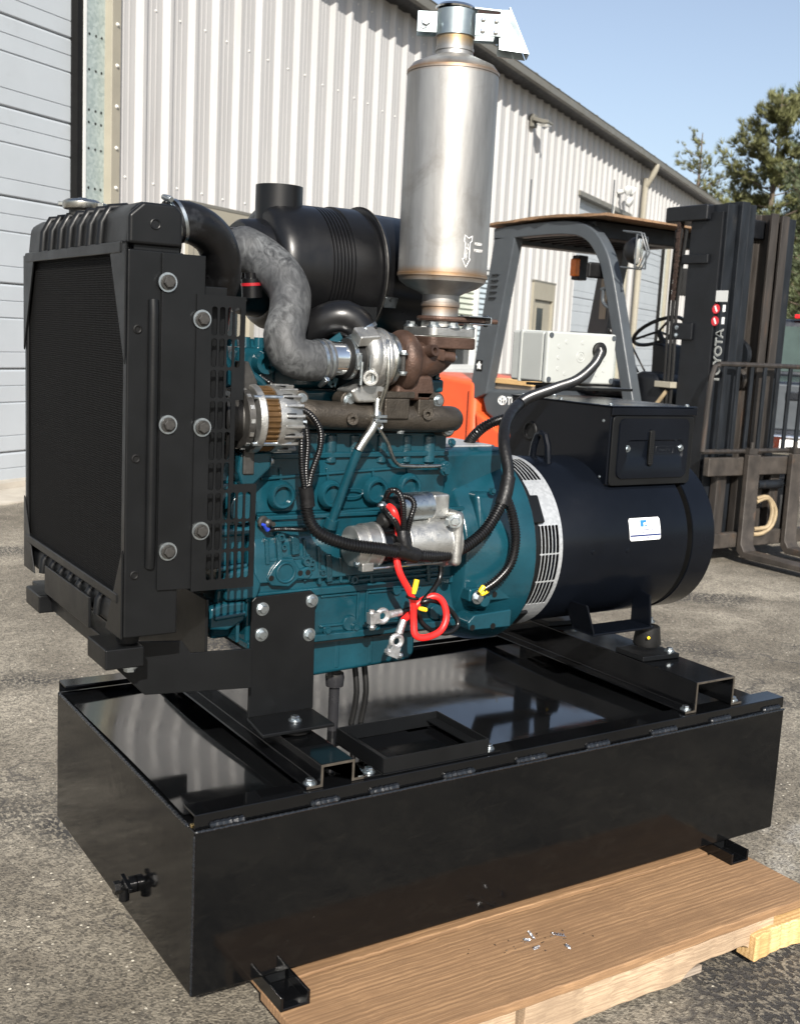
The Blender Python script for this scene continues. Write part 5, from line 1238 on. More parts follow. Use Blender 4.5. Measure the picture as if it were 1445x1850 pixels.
# engraved arrow and codes on the shell
def mshell(px, py, rr_=.0959):
    d = cr * (px - 722.5) - cu * (py - 925) + cd * FPX
    A = d.x ** 2 + d.y ** 2; ox, oy = CAM.x - MX, CAM.y - MYY; Bq = 2 * (d.x * ox + d.y * oy); Cq = ox * ox + oy * oy - rr_ ** 2
    t = (-Bq - math.sqrt(max(0, Bq * Bq - 4 * A * Cq))) / (2 * A); return CAM + d * t
def zp(zx, zy): return mshell(820 + zx / 18.06, 400 + zy / 18.06)
arrow = [(360, 440), (480, 555), (600, 480), (585, 640), (525, 710), (490, 1215), (525, 1230), (375, 1500), (270, 1215), (335, 1200), (375, 700), (335, 640)]
b = MB(); pp = [zp(*a) for a in arrow]; pp2 = []
for p, q in zip(pp, pp[1:] + pp[:1]): pp2 += [p.lerp(q, t / 3) for t in range(3)]
b.tube(pp2, .0008, 5, closed=True); b.build('flow_arrow', 'etch_white', mfo)
def mtext(s, px, py, size, down=False, fit=None):
    p = mshell(px, py, .0958); nrm = Vector((p.x - MX, p.y - MYY, 0)).normalized(); tx = Vector((0, 0, 1)).cross(nrm)
    text('etched_text', s, size, 'etch_white', mfo, p + nrm * .0002, (0, 0, -1) if down else tx, tx if down else (0, 0, 1), .0002, fit=fit)
for i, ch_ in enumerate('INLET'): mtext(ch_, 845.2 - i * 1.0, 443 + i * 6.0, .0085)
mtext('H2054', 863.5, 441.5, .0085); mtext('M20397', 863.5, 453.5, .0085)
# rain cap: clamp collar, lugs, hinge arm, flap, counterweight
RZ0 = 1.99
b = MB(); b.lathe([(0, .0388), (0, .0415), (.05, .0415), (.05, .0388)], (MX, MYY, RZ0), (0, 0, 1), 40, cap=False); rc = b.build('rain_cap', 'zinc_plate', gs, smooth=40)
u_ = cr.copy(); u_.z = 0; u_.normalize(); v_ = Vector((-u_.y, u_.x, 0))    # cap turned with its hinge to the right of the photograph
cc = Vector((MX, MYY, RZ0 + .024))
for s_ in (-1, 1):
    MB().obox(cc - u_ * .06 + v_ * (s_ * .017), u_, v_, (0, 0, 1), .021, .0015, .021).build('clamp_lug', 'zinc_plate', rc, bev=.004)
inst('bolt', BOLT, TR(cc - u_ * .063 - v_ * .0185, -v_, 1.1), rc); MB().cyl(cc - u_ * .063 - v_ * .016, cc - u_ * .063 + v_ * .03, .005).build('clamp_screw', 'zinc', rc)
for s_ in (-1, 1):
    pl_ = MB().obox(cc + u_ * .066 + v_ * (s_ * .03) - Vector((0, 0, .004)), u_, v_, (0, 0, 1), .028, .0015, .022).build('hinge_plate', 'zinc_plate', rc, bev=.004)
    if s_ < 0:
        for dx, dz in ((-.012, .01), (.015, .008), (-.012, -.012), (.015, -.014)): MB().lathe([(0, .0055), (.002, .005), (.0035, .002)], cc + u_ * (.066 + dx) - v_ * .0316 + Vector((0, 0, dz - .004)), -v_, 12).build('rivet', 'bright_pipe', pl_)
tilt = (u_ * 1.0 + Vector((0, 0, -.06))).normalized(); tn = tilt.cross(v_).normalized(); tn = tn if tn.z > 0 else -tn
fo = cc + Vector((0, 0, .031))
MB().lathe([(-.003, .043), (.0, .045), (.006, .038), (.01, .02), (.0112, .001)], fo, tn, 40).build('flap', 'bright_pipe', rc)
MB().obox(fo + tilt * .07 + tn * .004, tilt, v_, tn, .04, .014, .002).build('flap_arm', 'zinc_plate', rc, bev=.001)
MB().tube([fo + tilt * .09 - v_ * .034 - Vector((0, 0, .02)), fo + tilt * .09 + v_ * .034 - Vector((0, 0, .02))], .004, 8).build('hinge_pin', 'zinc', rc)
e0 = fo + tilt * .09 + tn * .004; 
b = MB()
for s_ in (-1, 1):
    a0, a1, a2, a3 = e0 + v_ * (s_ * .02), e0 + v_ * (s_ * .024) + u_ * .02 , e0 + v_ * (s_ * .03) + u_ * .06 - Vector((0, 0, .085)), e0 + v_ * (s_ * .03) + u_ * .0 - Vector((0, 0, .08))
    t_ = v_ * .0012; b.add([a0 - t_, a1 - t_, a2 - t_, a3 - t_, a0 + t_, a1 + t_, a2 + t_, a3 + t_], [(0, 1, 2, 3), (4, 7, 6, 5), (0, 4, 5, 1), (1, 5, 6, 2), (2, 6, 7, 3), (3, 7, 4, 0)])
b.obox(e0 + u_ * .04 - Vector((0, 0, .04)), u_ * .5 - Vector((0, 0, 1)), v_, u_ + Vector((0, 0, .5)), .05, .025, .001)
b.build('flap_counterweight', 'zinc_plate', rc)

# ---- turbocharger (axis along x)
TY = .245
def tp(px, py, y=TY): return at(px, py, y=y)
c = tp(668, 648); cz_ = c.z
tb_ = MB(); tb_.lathe([(-.042, .03), (-.04, .036), (-.028, .037), (-.022, .046), (-.012, .058), (.0, .062), (.012, .062), (.014, .064), (.022, .064), (.024, .05)], c, (1, 0, 0), 40); turbo = tb_.build('turbocharger', 'cast_aluminium', gs, bev=.0015, smooth=45)
# volute and outlet of the compressor
rr_ = []; pts = []
for i in range(25):
    a = -math.pi * .9 + i / 24 * math.pi * 1.75; r_ = .05; s_ = .012 + .014 * i / 24
    pts.append(c + Vector((-.012, -math.cos(a) * (r_ - .006), math.sin(a) * (r_ - .006)))); rr_.append(s_)
part('compressor_volute', MB().tube(pts, rr_, 12), 'cast_aluminium', 0, turbo, 60)
ou_ = c + Vector((-.015, .03, .05)); part('compressor_outlet', MB().cyl(c + Vector((-.01, .01, .02)), at(655, 608, y=.26), .03, .03, 20), 'cast_aluminium', .002, turbo)
part('actuator_pad', MB().obox(c + Vector((-.03, -.03, .045)), (1, 0, .1), (0, 1, .6), (0, -.6, 1), .024, .02, .012), 'cast_aluminium', .004, turbo)
part('port_boss', MB().lathe([(0, .018), (.03, .016), (.03, .01), (.02, .009)], c + Vector((-.014, -.03, -.035)), (-.6, -1, -.1), 16), 'cast_aluminium', .001, turbo)
b = MB(); b.prism([(c.x - .04, c.z - .09), (c.x - .06, c.z - .065), (c.x - .02, c.z - .045), (c.x + .03, c.z - .05), (c.x + .025, c.z - .075), (c.x + .0, c.z - .088)], 'y', TY - .03, TY + .035); part('bearing_drain', b, 'cast_aluminium', .006, turbo)
# bearing housing, V-band, turbine housing
part('back_plate', MB().lathe([(.025, .058), (.03, .06), (.034, .052), (.06, .045)], c, (1, 0, 0), 36), 'steel_tube', 0, turbo, 40)
part('v_band', MB().lathe([(.036, .05), (.038, .055), (.046, .055), (.048, .05)], c, (1, 0, 0), 36), 'zinc', 0, turbo, 40)
p = c + Vector((.045, -.058, .0)); part('band_bolt', MB().cyl(p + Vector((0, 0, -.03)), p + Vector((0, 0, .018)), .005, n=10), 'dark_steel', 0, turbo)
for z in (-.022, .012): inst('bolt', SBOLT, TR(p + Vector((0, 0, z)), (0, 0, 1 if z > 0 else -1), 1.3), turbo)
rr_ = []; pts = []
for i in range(29):
    a = -math.pi * .55 + i / 28 * math.pi * 1.95; s_ = .027 - .011 * i / 28
    pts.append(c + Vector((.076, -math.cos(a) * .042, math.sin(a) * .042))); rr_.append(s_)
th_ = MB().tube(pts, rr_, 14).lathe([(.056, .045), (.07, .05), (.105, .046), (.12, .034), (.15, .03)], c, (1, 0, 0), 32)
tur = th_.build('turbine_housing', 'rusty_iron', gs, smooth=60)
b = MB(); b.tube(crv([c + Vector((.1, 0, 0)), c + Vector((.135, .005, .0)), Vector((MX - .005, MYY, c.z + .015)), Vector((MX, MYY, fz - .02))], .015), [.042] * 99 if False else .04, 18); part('turbine_elbow', b, 'rusty_iron', 0, tur, 60)
q = tp(742, 632, TY - .02); q2 = tp(812, 645, TY - .02)
part('wastegate_arm', MB().obox((q + q2) / 2, q2 - q, (0, 1, 0), (0, 0, 1), .03, .014, .013), 'rusty_iron', .004, tur)
part('wastegate_arm', MB().cyl(tp(775, 640, TY - .022), tp(818, 646, TY - .022), .012, n=14), 'rusty_iron', .001, tur); inst('bolt', SBOLT, TR(tp(818, 646, TY - .022), (1, 0, 0), 1.2), tur)
part('turbine_boss', MB().lathe([(0, .014), (.02, .012), (.02, .006), (.01, .005)], c + Vector((.125, -.03, .02)), (.2, -1, .2), 14), 'rusty_iron', 0, tur)
part('turbine_leg', MB().prism([(c.x + .05, c.z - .08), (c.x + .055, c.z - .03), (c.x + .14, c.z - .03), (c.x + .15, c.z - .07), (c.x + .135, c.z - .085)], 'y', TY - .03, TY + .05), 'rusty_iron', .008, tur, seg=3)
# ---- exhaust manifold
YM = .245
ma, mb_ = at(548, 746, y=YM), at(808, 757, y=YM)
mm = MB(); mm.tube(crv([ma + Vector((-.01, .03, .004)), ma, at(600, 750, y=YM), at(680, 753, y=YM), at(740, 756, y=YM), mb_, mb_ + Vector((.018, .02, -.002))], .02), [.022, .026] + [.0295] * 200 if False else .0285, 20)
mani = mm.build('exhaust_manifold', 'manifold_iron', gs, smooth=60)
def mbox(px0, px1, py0, py1, y0, y1, nm='manifold_block', bev=.004): 
    p, q = at(px0, py0, y=YM - .02), at(px1, py1, y=YM - .02); return part(nm, MB().box(p.x, q.x, y0, y1, q.z, p.z), 'manifold_iron', bev, mani)
mbox(690, 733, 718, 757, YM - .034, YM + .04); mbox(678, 742, 706, 719, YM - .036, YM + .045, 'manifold_flange', .002); mbox(753, 780, 720, 756, YM - .028, YM + .04); mbox(748, 782, 706, 721, YM - .03, YM + .045, 'manifold_flange')
for px, py in ((634, 757), (769, 748)):
    p = at(px, py, y=YM - .024); part('manifold_boss', MB().lathe([(-.015, .014), (.012, .012), (.012, .0055), (.004, .005)], p, (-.15, -1, .05), 16), 'manifold_iron', 0, mani)
part('manifold_stub', MB().cyl(at(723, 760, y=YM), at(723, 776, y=YM), .012), 'manifold_iron', .001, mani); inst('bolt', BOLT, TR(at(723, 776, y=YM), (0, 0, -1), .9), mani)
for px, py in ((543, 721), (628, 723), (789, 724), (808, 775)):
    p = at(px, py, y=YM); part('manifold_lug', MB().lathe([(0, .018), (.04, .018)], p + Vector((0, -.004, 0)), (0, 1, 0), 16), 'manifold_iron', .003, mani); inst('stud_nut', BOLT, TR(p + Vector((0, -.004, 0)), s=.95), mani)
for px in (575, 640, 700, 770): mbox(px - 18, px + 18, 738, 775, YM, YM + .06, 'manifold_port', .006)
# ---- intake: air cleaner with bracket
AC = Vector((0, .5, 1.505))
acl = MB(); acl.lathe([(.325, .11), (.332, .125), (.345, .133), (.36, .136), (.432, .138)], AC, (1, 0, 0), 56)
aco = acl.build('air_cleaner', 'black_plastic', gs, smooth=40)
b = MB(); pr_ = []
x = .432
for i in range(6): pr_ += [(x, .138), (x + .0048, .138), (x + .0058, .1345), (x + .0078, .1345)]; x += .0086
pr_ += [(x, .138), (.49, .138)]
MB().lathe(pr_, AC, (1, 0, 0), 56, cap=False).build('ribbed_section', 'black_plastic', aco, smooth=30)
MB().lathe([(.49, .139), (.491, .1415), (.543, .1415), (.544, .139)], AC, (1, 0, 0), 56).build('mounting_band', 'black_plastic', aco, smooth=35)
MB().lathe([(.544, .136), (.56, .136), (.562, .145), (.57, .147), (.574, .142), (.584, .137), (.71, .132), (.722, .12), (.725, .02)], AC, (1, 0, 0), 56).build('end_cap', 'black_plastic', aco, smooth=35)
MB().tube([AC + Vector((.567, .1475 * math.cos(a), .1475 * math.sin(a))) for a in [2 * math.pi * i / 60 for i in range(60)]], .0016, 5, closed=True).build('clip_wire', 'dark_steel', aco)
a = R(205); p = AC + Vector((.585, .147 * math.cos(a), .147 * math.sin(a))); MB().obox(p, (1, 0, 0), (0, -math.sin(a), math.cos(a)), (0, math.cos(a), math.sin(a)), .016, .012, .003).build('latch', 'zinc', aco, bev=.001)
MB().tube(crv([AC + Vector((.66, .03, -.12)), AC + Vector((.68, .02, -.16)), AC + Vector((.7, .0, -.2))], .02), .032, 16).build('dust_valve', 'rubber', aco)
# left end: neck stub, vertical inlet
MB().lathe([(.275, .094), (.282, .1), (.33, .106)], AC + Vector((0, 0, -.005)), (1, 0, 0), 40).build('outlet_shoulder', 'black_plastic', aco, smooth=35)
MB().lathe([(.272, .062), (.262, .062), (.262, .07), (.258, .074), (.276, .08)], AC, (1, 0, 0), 32, cap=False).build('end_ring', 'black_plastic', aco)
q = at(504, 372, y=.5); q1 = at(504, 338, y=.5)
b = MB(); b.lathe([(0, .051), (.132, .051), (.132, .046), (.1, .046)], (q.x, .5, 1.545), (0, 0, 1), 32, cap=False); b.build('inlet_stub', 'black_plastic', aco, smooth=35)
for (x0, x1) in ((.492, .542),):
    br = MB(); br.box(x0, x1, .495, .505, 1.35, 1.366); br.prism([(.36, 1.34), (.36, 1.346), (.64, 1.346), (.64, 1.34)], 'x', x0 - .015, x1 + .015); br.box(x0, x1, .35, .353, 1.347, 1.43); br.build('cleaner_bracket', 'black_satin', gs, bev=.002)
    inst('bolt', SBOLT, TR((x0 + .02, .3495, 1.39), (0, -1, 0), 1.3), gs)
b = MB(); b.prism([(.555, 1.275), (.55, 1.34), (.665, 1.335), (.69, 1.3), (.69, 1.275)], 'y', .31, .35); b.build('bracket_post', 'black_satin', gs, bev=.004)
# restriction indicator under the hose
p = at(452, 520, y=.38); ri = MB().lathe([(0, .012), (.01, .012), (.012, .02), (.05, .021), (.053, .017)], p + Vector((0, 0, .03)), (.1, 0, -1), 18).build('restriction_gauge', 'black_plastic', gs)
MB().lathe([(.02, .0213), (.026, .0213)], p + Vector((0, 0, .03)), (.1, 0, -1), 18, cap=False).build('gauge_band', 'plug_red', ri)
# grey moulded hose from cleaner to compressor
hp = [at(438, 448, y=.47) + Vector((.03, .03, -.004)), at(442, 450, y=.445), at(472, 466, y=.41), at(503, 494, y=.36), at(524, 530, y=.315), at(522, 572, y=.28), at(514, 606, y=.262), at(522, 637, y=.25), at(552, 651, y=.243), at(592, 650, y=TY)]
hc = crv(hp, .012); n_ = len(hc); rad_ = []
for i in range(n_):
    t = i / (n_ - 1); rad_.append(.0485 - .0075 * min(1, t * 1.6) + .0018 * math.exp(-((t - .4) / .08) ** 2) + .0015 * math.exp(-((t - .78) / .06) ** 2))
ho = MB().tube(hc, rad_, 28).build('intake_hose', 'hose_dusty', gs, smooth=80)
def band(c0, d, r_, wd, par, mt='zinc', screw=True, ang=None):
    d = Vector(d).normalized(); MB().lathe([(-wd / 2, r_), (-wd / 2, r_ + .0012), (wd / 2, r_ + .0012), (wd / 2, r_)], c0, d, 36, cap=False).build('hose_clamp', mt, par)
    if screw:
        s_ = (Vector((0, -1, -1)) if ang is None else Vector(ang)); s_ = (s_ - d * s_.dot(d)).normalized(); p_ = Vector(c0) + s_ * (r_ + .005); t_ = d.cross(s_)
        MB().obox(p_, t_, d, s_, .012, wd * .55, .005).cyl(p_ - t_ * .016, p_ + t_ * .018, .005, n=10).build('clamp_screw', mt, par, bev=.001)
e_ = hc[-1]; d_ = (hc[-1] - hc[-3]).normalized()
band(hc[-3], d_, .0418, .007, ho, ang=(0, -.5, -1)); band(hc[-2] , d_, .0416, .006, ho, screw=False)
band(hc[2], hc[3] - hc[1], .0492, .008, ho, ang=(-1, -1, 0))
# polished pipe and black coupler with two clamps
x0 = at(592, 648, y=TY).x; zc3 = at(592, 648, y=TY).z; pz = (zc3 + c.z) / 2
MB().cyl((x0 - .01, TY, pz), (x0 + .04, TY, pz), .035, n=32).build('intake_pipe', 'bright_pipe', gs)
MB().lathe([(0, .036), (.002, .041), (.05, .041), (.052, .037)], (x0 + .034, TY, pz), (1, 0, 0), 32).build('coupler', 'rubber', gs)
cp = bpy.data.objects['coupler']
for dx in (.046, .074): band((x0 + dx, TY, pz), (1, 0, 0), .0413, .009, cp, 'zinc', ang=(0, -1, -.05)); MB().cyl((x0 + dx + .004, TY - .052, pz - .004), (x0 + dx + .004, TY - .05, pz - .05), .0035, n=8).build('clamp_bolt', 'zinc', cp)
MB().lathe([(0, .038), (.02, .045)], (x0 + .082, TY, pz), (1, 0, 0), 32).build('compressor_inlet', 'cast_aluminium', turbo)
# black boost elbow
ep = [at(652, 602, y=.262), at(645, 588, y=.266), at(622, 574, y=.275), at(590, 580, y=.295), at(552, 606, y=.33)]
el = MB().tube(crv(ep, .012), .036, 22).build('boost_hose', 'black_plastic', gs, smooth=80); band(ep[0].lerp(ep[1], .25), ep[1] - ep[0], .0368, .008, el)
# breather hose, small bracket
MB().tube(crv([tp(640, 612, TY + .02), tp(622, 603, TY + .02), tp(600, 598, TY + .03), tp(575, 605, TY + .05), tp(560, 618, TY + .08)], .01), .009, 10).build('breather_hose', 'hose_black', gs)
MB().bar(tp(590, 625, TY + .01), tp(616, 606, TY + .01), .004, .014).build('pipe_bracket', 'engine_teal', gs)
MB().bar(tp(578, 678, TY + .02), tp(600, 697, TY + .02), .01, .01).bar(tp(600, 697, TY + .02), tp(606, 682, TY + .02), .01, .01).build('pipe_bracket', 'engine_teal', gs)
# ---- oil return, dipstick tube, thin oil line
dp = [at(682, 690, y=.235), at(681, 745, y=.215), at(675, 770, y=.21), at(655, 800, y=.21), at(640, 830, y=.215), at(598, 945, y=.262)]
dpc = crv(dp, .012); k_ = next(i for i, p in enumerate(dpc) if p.z < at(642, 812, y=.21).z)
MB().tube(dpc[:k_ + 1], .0095, 14).build('oil_return_tube', 'steel_tube', gs, smooth=80); MB().tube(dpc[k_:], .0098, 14).build('oil_return_tube', 'engine_teal', gs, smooth=80)
part('tube_boss', MB().lathe([(-.012, .014), (.01, .016)], dpc[-1], dpc[-1] - dpc[-3], 14), bev=.001)
MB().tube(crv([at(700, 615, y=.2), at(702, 640, y=.185), at(700, 690, y=.185), at(688, 730, y=.205), at(684, 770, y=.22), at(700, 800, y=.235), at(715, 836, y=.255), at(740, 842, y=.262), at(795, 842, y=.262)], .012), .0046, 8).build('oil_feed_line', 'steel_tube', gs, smooth=80)
for z in (752, 760): p = at(683, z, y=.212); MB().box(p.x - .014, p.x + .014, .198, .226, p.z - .003, p.z + .003).build('tube_clip', 'zinc', gs, bev=.001)
p = at(686, 770, y=.205); MB().torus(p, (0, 1, 0), .006, .0022, 14, 6).build('tube_clip', 'zinc', gs)
part('banjo_fitting', MB().lathe([(0, .013), (.01, .013), (.011, .009), (.02, .009)], at(800, 842, y=.272), (.2, -1, 0), 14), bev=.001)

# ---- charging alternator
CA = at(470, 756, y=.232); ca_r = .066
b = MB(); b.lathe([(-.002, .05), (.0, .066), (.014, .068), (.016, .062)], CA + Vector((-.028, 0, 0)), (1, 0, 0), 40); alt = b.build('charging_alternator', 'cast_aluminium', gs, bev=.002)
b = MB(); b.lathe([(-.014, .061), (.014, .061)], CA, (1, 0, 0), 72)
for k in range(36):
    a = 2 * math.pi * k / 36; b.cyl(CA + Vector((-.014, .061 * math.cos(a), .061 * math.sin(a))), CA + Vector((.014, .061 * math.cos(a), .061 * math.sin(a))), .0032, n=6)
b.build('stator', 'copper_winding', alt)
MB().lathe([(.014, .06), (.0145, .066), (.028, .067), (.05, .062), (.066, .055), (.07, .045), (.071, .01)], CA, (1, 0, 0), 40).build('rear_housing', 'cast_aluminium', alt, smooth=30)
for k in range(20):
    a = 2 * math.pi * (k + .5) / 20; d = Vector((0, math.cos(a), math.sin(a)))
    if k % 5 == 2: MB().cyl(CA + Vector((-.036, 0, 0)) + d * .063, CA + Vector((.045, 0, 0)) + d * .063, .0045, n=8).build('through_bolt', 'zinc', alt)
    MB().obox(CA + Vector((.045, 0, 0)) + d * .062, (1, 0, -0.0), d, d.cross(Vector((1, 0, 0))), .02, .006, .0028).build('cooling_fin', 'cast_aluminium', alt, bev=.001)
    if k % 2: MB().obox(CA + Vector((.036, 0, 0)) + d * .0655, (1, 0, 0), d, d.cross(Vector((1, 0, 0))), .01, .0015, .0055).build('air_slot', 'seal_black', alt)
pu = MB(); pu.lathe([(-.075, .03), (-.072, .044), (-.062, .038), (-.052, .044), (-.048, .058), (-.036, .06), (-.032, .05)], CA, (1, 0, 0), 36); pu.build('pulley', 'dark_steel', alt)
for k in range(14):
    a = 2 * math.pi * k / 14; d = Vector((0, math.cos(a), math.sin(a))); MB().obox(CA + Vector((-.042, 0, 0)) + d * .0575, (1, 0, 0), d, d.cross(Vector((1, 0, 0))), .004, .003, .004).build('fan_blade', 'cast_aluminium', alt)
MB().obox(CA + Vector((.045, .0, -.056)), (1, 0, 0), (0, 1, 0), (0, 0, 1), .024, .03, .006).build('regulator_cover', 'fork_grey', alt, bev=.003)
b = MB(); p = CA + Vector((-.03, .0, .075)); b.prism([(p.x - .02, p.z - .02), (p.x - .02, p.z + .035), (p.x + .0, p.z + .035), (p.x + .02, p.z - .005), (p.x + .015, p.z - .02)], 'y', .225, .25); b.build('adjuster_lug', 'dark_steel', alt, bev=.003)
b = MB(); b.tube(crv([at(432, 660, y=.255), at(450, 675, y=.25), at(470, 690, y=.25), at(478, 705, y=.25)], .01), .0095, 10); b.build('adjuster_arm', 'engine_teal', gs)
p = at(460, 835, y=.25); b = MB(); b.prism([(p.x - .04, p.z - .015), (p.x - .035, p.z + .02), (p.x + .035, p.z + .022), (p.x + .032, p.z - .012), (p.x - .005, p.z - .045), (p.x - .03, p.z - .045)], 'y', .24, .29); part('alternator_bracket', b, bev=.006, seg=3)
MB().obox(at(447, 820, y=.245), (1, 0, 0), (0, 1, 0), (0, 0, 1), .012, .01, .04).build('alternator_ear', 'dark_steel', alt, bev=.003)
inst('bolt', BOLT, TR(at(486, 832, y=.25), (1, 0, 0), .9), gs)
MB().lathe([(0, .008), (.014, .008), (.016, .005)], CA + Vector((.07, -.03, -.005)), (1, -.2, 0), 12).build('terminal_stud', 'zinc', alt)

# ---- starter motor and solenoid
SY = .205
s0, s1 = at(642, 990, y=SY), at(842, 972, y=SY); sdv = (s1 - s0).normalized(); sdv = Vector((1, 0, (s1.z - s0.z) / (s1.x - s0.x) * .35)).normalized(); s0 = Vector((s0.x, SY, (s0.z + s1.z) / 2 + .002))
b = MB(); b.lathe([(-.014, .001), (-.014, .038), (-.012, .042), (.012, .0425), (.0125, .046), (.04, .0465), (.041, .048), (.046, .048), (.047, .044)], s0, sdv, 32); sto = b.build('starter_motor', 'cast_aluminium', gs, bev=.001)
MB().lathe([(.046, .0445), (.11, .0445)], s0, sdv, 32).build('field_case', 'black_gloss', sto)
MB().lathe([(.11, .047), (.15, .05), (.165, .052), (.21, .055), (.215, .06), (.235, .06)], s0, sdv, 32).build('drive_housing', 'cast_aluminium', sto, bev=.002)
q = s0 + sdv * .222; MB().obox(q + Vector((0, -.012, .01)), sdv, (0, 1, 0), (0, 0, 1), .012, .05, .06).build('drive_flange', 'cast_aluminium', sto, bev=.012, seg=3)
MB().obox(q + Vector((-.03, -.035, -.0)), sdv, (0, 1, 0), (0, 0, 1), .03, .006, .02).build('housing_rib', 'cast_aluminium', sto, bev=.003)
inst('bolt', BOLT, TR(at(822, 941, y=SY - .065), (-.6, -1, 0), 1.1), sto); inst('bolt', BOLT, TR(q + Vector((-.013, -.04, .045)), (-1, -.2, 0), 1.0), sto)
for dy, dz in ((-.033, .018), (-.03, -.032), (-.036, .004)): inst('bolt', SBOLT, TR(s0 + Vector((-.008, dy * .8, dz)), (-1, -.2, 0), 1.0), sto)
MB().obox(s0 + Vector((.012, -.026, -.04)), (1, 0, 0), (0, 1, 0), (0, 0, 1), .014, .009, .009).build('end_lug', 'cast_aluminium', sto, bev=.002); MB().cyl(s0 + Vector((.02, -.03, -.044)), s0 + Vector((.2, -.03, -.042)), .003, n=8).build('through_bolt', 'zinc', sto)
so0 = at(718, 916, y=SY - .006)
MB().lathe([(-.002, .024), (.0, .03), (.078, .03), (.08, .027)], so0, sdv, 28).build('solenoid', 'zinc', sto); MB().lathe([(-.035, .012), (-.03, .022), (-.002, .024)], so0, sdv, 20).build('solenoid_cap', 'black_plastic', sto)
MB().obox(so0 + sdv * .098, sdv, (0, 1, 0), (0, 0, 1), .021, .022, .026).build('solenoid_nose', 'cast_aluminium', sto, bev=.005)
MB().obox(so0 + sdv * .085 + Vector((0, 0, -.038)), sdv, (0, 1, 0), (0, 0, 1), .016, .018, .03).build('solenoid_neck', 'cast_aluminium', sto, bev=.004)
tr_ = so0 + sdv * -.036 + Vector((0, -.012, .008)); MB().cyl(tr_, tr_ - sdv * .02, .004, n=8).lathe([(0, .009), (.007, .009)], tr_ - sdv * .006, -sdv, 6).build('battery_terminal', 'zinc', sto)
MB().lathe([(0, .016), (.01, .017), (.02, .01)], so0 + sdv * -.03 + Vector((0, -.005, -.026)), (-1, -.4, 0), 16).build('terminal_boot', 'rubber', sto)

# ---- wiring harness
hn = MB(); HY = .165
trunk = [at(553, 888, y=.19), at(556, 930, y=.19), at(575, 962, y=.18), at(625, 983, y=HY), at(690, 992, y=HY - .01), at(755, 1003, y=HY - .01), at(815, 1000, y=HY), at(870, 965, y=.17), at(903, 915, y=.18), at(913, 885, y=.185)]
harn = hn.conduit(trunk, .0135, 14, .0066).build('wiring_harness', 'conduit_black', gs, smooth=40)
up_ = [at(913, 885, y=.185), at(918, 850, y=.2), at(910, 800, y=.24), at(916, 758, y=.3), at(945, 724, y=.38), at(1000, 702, y=.5), at(1042, 686, y=.6), at(1072, 660, y=.7), at(1083, 640, y=.77), gpt + Vector((0, -.002, 0))]
uc = crv(up_, .004)
ksp = next(i for i, p in enumerate(uc) if p.y > .36)
MB().tube(uc[:ksp:3], .0135, 14).build('taped_loom', 'tape_black', harn, smooth=60); MB().conduit(uc[ksp::6] + [uc[-1]], .0145, 14, .0066).build('loom_branch', 'conduit_black', harn, smooth=40)
MB().conduit([at(914, 755, y=.31), at(885, 765, y=.33), at(860, 783, y=.36), at(838, 812, y=.42)], .0125, 12, .0066).build('loom_branch', 'conduit_black', harn, smooth=40)
MB().conduit([at(912, 893, y=.183), at(925, 930, y=.18), at(931, 975, y=.18), at(922, 1018, y=.18), at(898, 1048, y=.185), at(868, 1069, y=.195)], .0115, 12, .0062).build('loom_branch', 'conduit_black', harn, smooth=40)
p = at(913, 890, y=.184); MB().tube(crv([at(918, 862, y=.195), p, at(906, 912, y=.18)], .01), .0165, 14).build('tape_wrap', 'tape_black', harn, smooth=60)
MB().tube(crv([at(716, 993, y=HY - .01), at(735, 999, y=HY - .011), at(752, 1004, y=HY - .01)], .008), .0165, 14).build('tape_wrap', 'tape_black', harn, smooth=60)
MB().tube(crv([at(742, 1000, y=HY - .014), at(730, 982, y=HY - .012), at(727, 960, y=HY - .005)], .008), .0125, 12).build('tape_wrap', 'tape_black', harn, smooth=60)
p = at(554, 892, y=.19); MB().tube([at(552, 880, y=.19), p, at(556, 915, y=.19)], .0148, 12).build('tape_wrap', 'tape_black', harn, smooth=60)
for pts in ([at(548, 765, y=.19), at(545, 800, y=.18), at(546, 850, y=.185), at(551, 885, y=.19)], [at(552, 768, y=.195), at(556, 800, y=.19), at(553, 850, y=.19), at(556, 885, y=.19)],
            [at(540, 738, y=.2), at(560, 748, y=.19), at(578, 775, y=.185), at(578, 810, y=.185), at(563, 855, y=.188), at(557, 886, y=.19)]):
    MB().conduit(pts, .0068, 10, .005).build('loom_branch', 'conduit_black', harn, smooth=40)
MB().conduit([at(570, 955, y=.19), at(545, 957, y=.22), at(515, 956, y=.245), at(484, 957, y=.25)], .0052, 8, .0045).build('loom_branch', 'conduit_black', harn, smooth=40)
MB().cyl(at(484, 957, y=.25), at(477, 946, y=.245), .0055).build('terminal', 'blue_plastic', harn)
MB().conduit([at(470, 680, y=.28), at(485, 690, y=.27), at(500, 700, y=.27), at(515, 715, y=.27)], .006, 8, .005).build('loom_branch', 'conduit_black', harn, smooth=40)
for pts in ([at(728, 965, y=HY), at(729, 935, y=.15), at(727, 905, y=.145), at(718, 888, y=.16), at(704, 887, y=.175), at(697, 900, y=.19)],
            [at(735, 962, y=HY), at(742, 935, y=.15), at(748, 912, y=.15), at(740, 899, y=.16), at(722, 896, y=.175)],
            [at(722, 962, y=HY), at(713, 940, y=.155), at(703, 928, y=.165), at(697, 920, y=.18)]):
    MB().conduit(pts, .0066, 10, .005).build('loom_branch', 'conduit_black', harn, smooth=40)
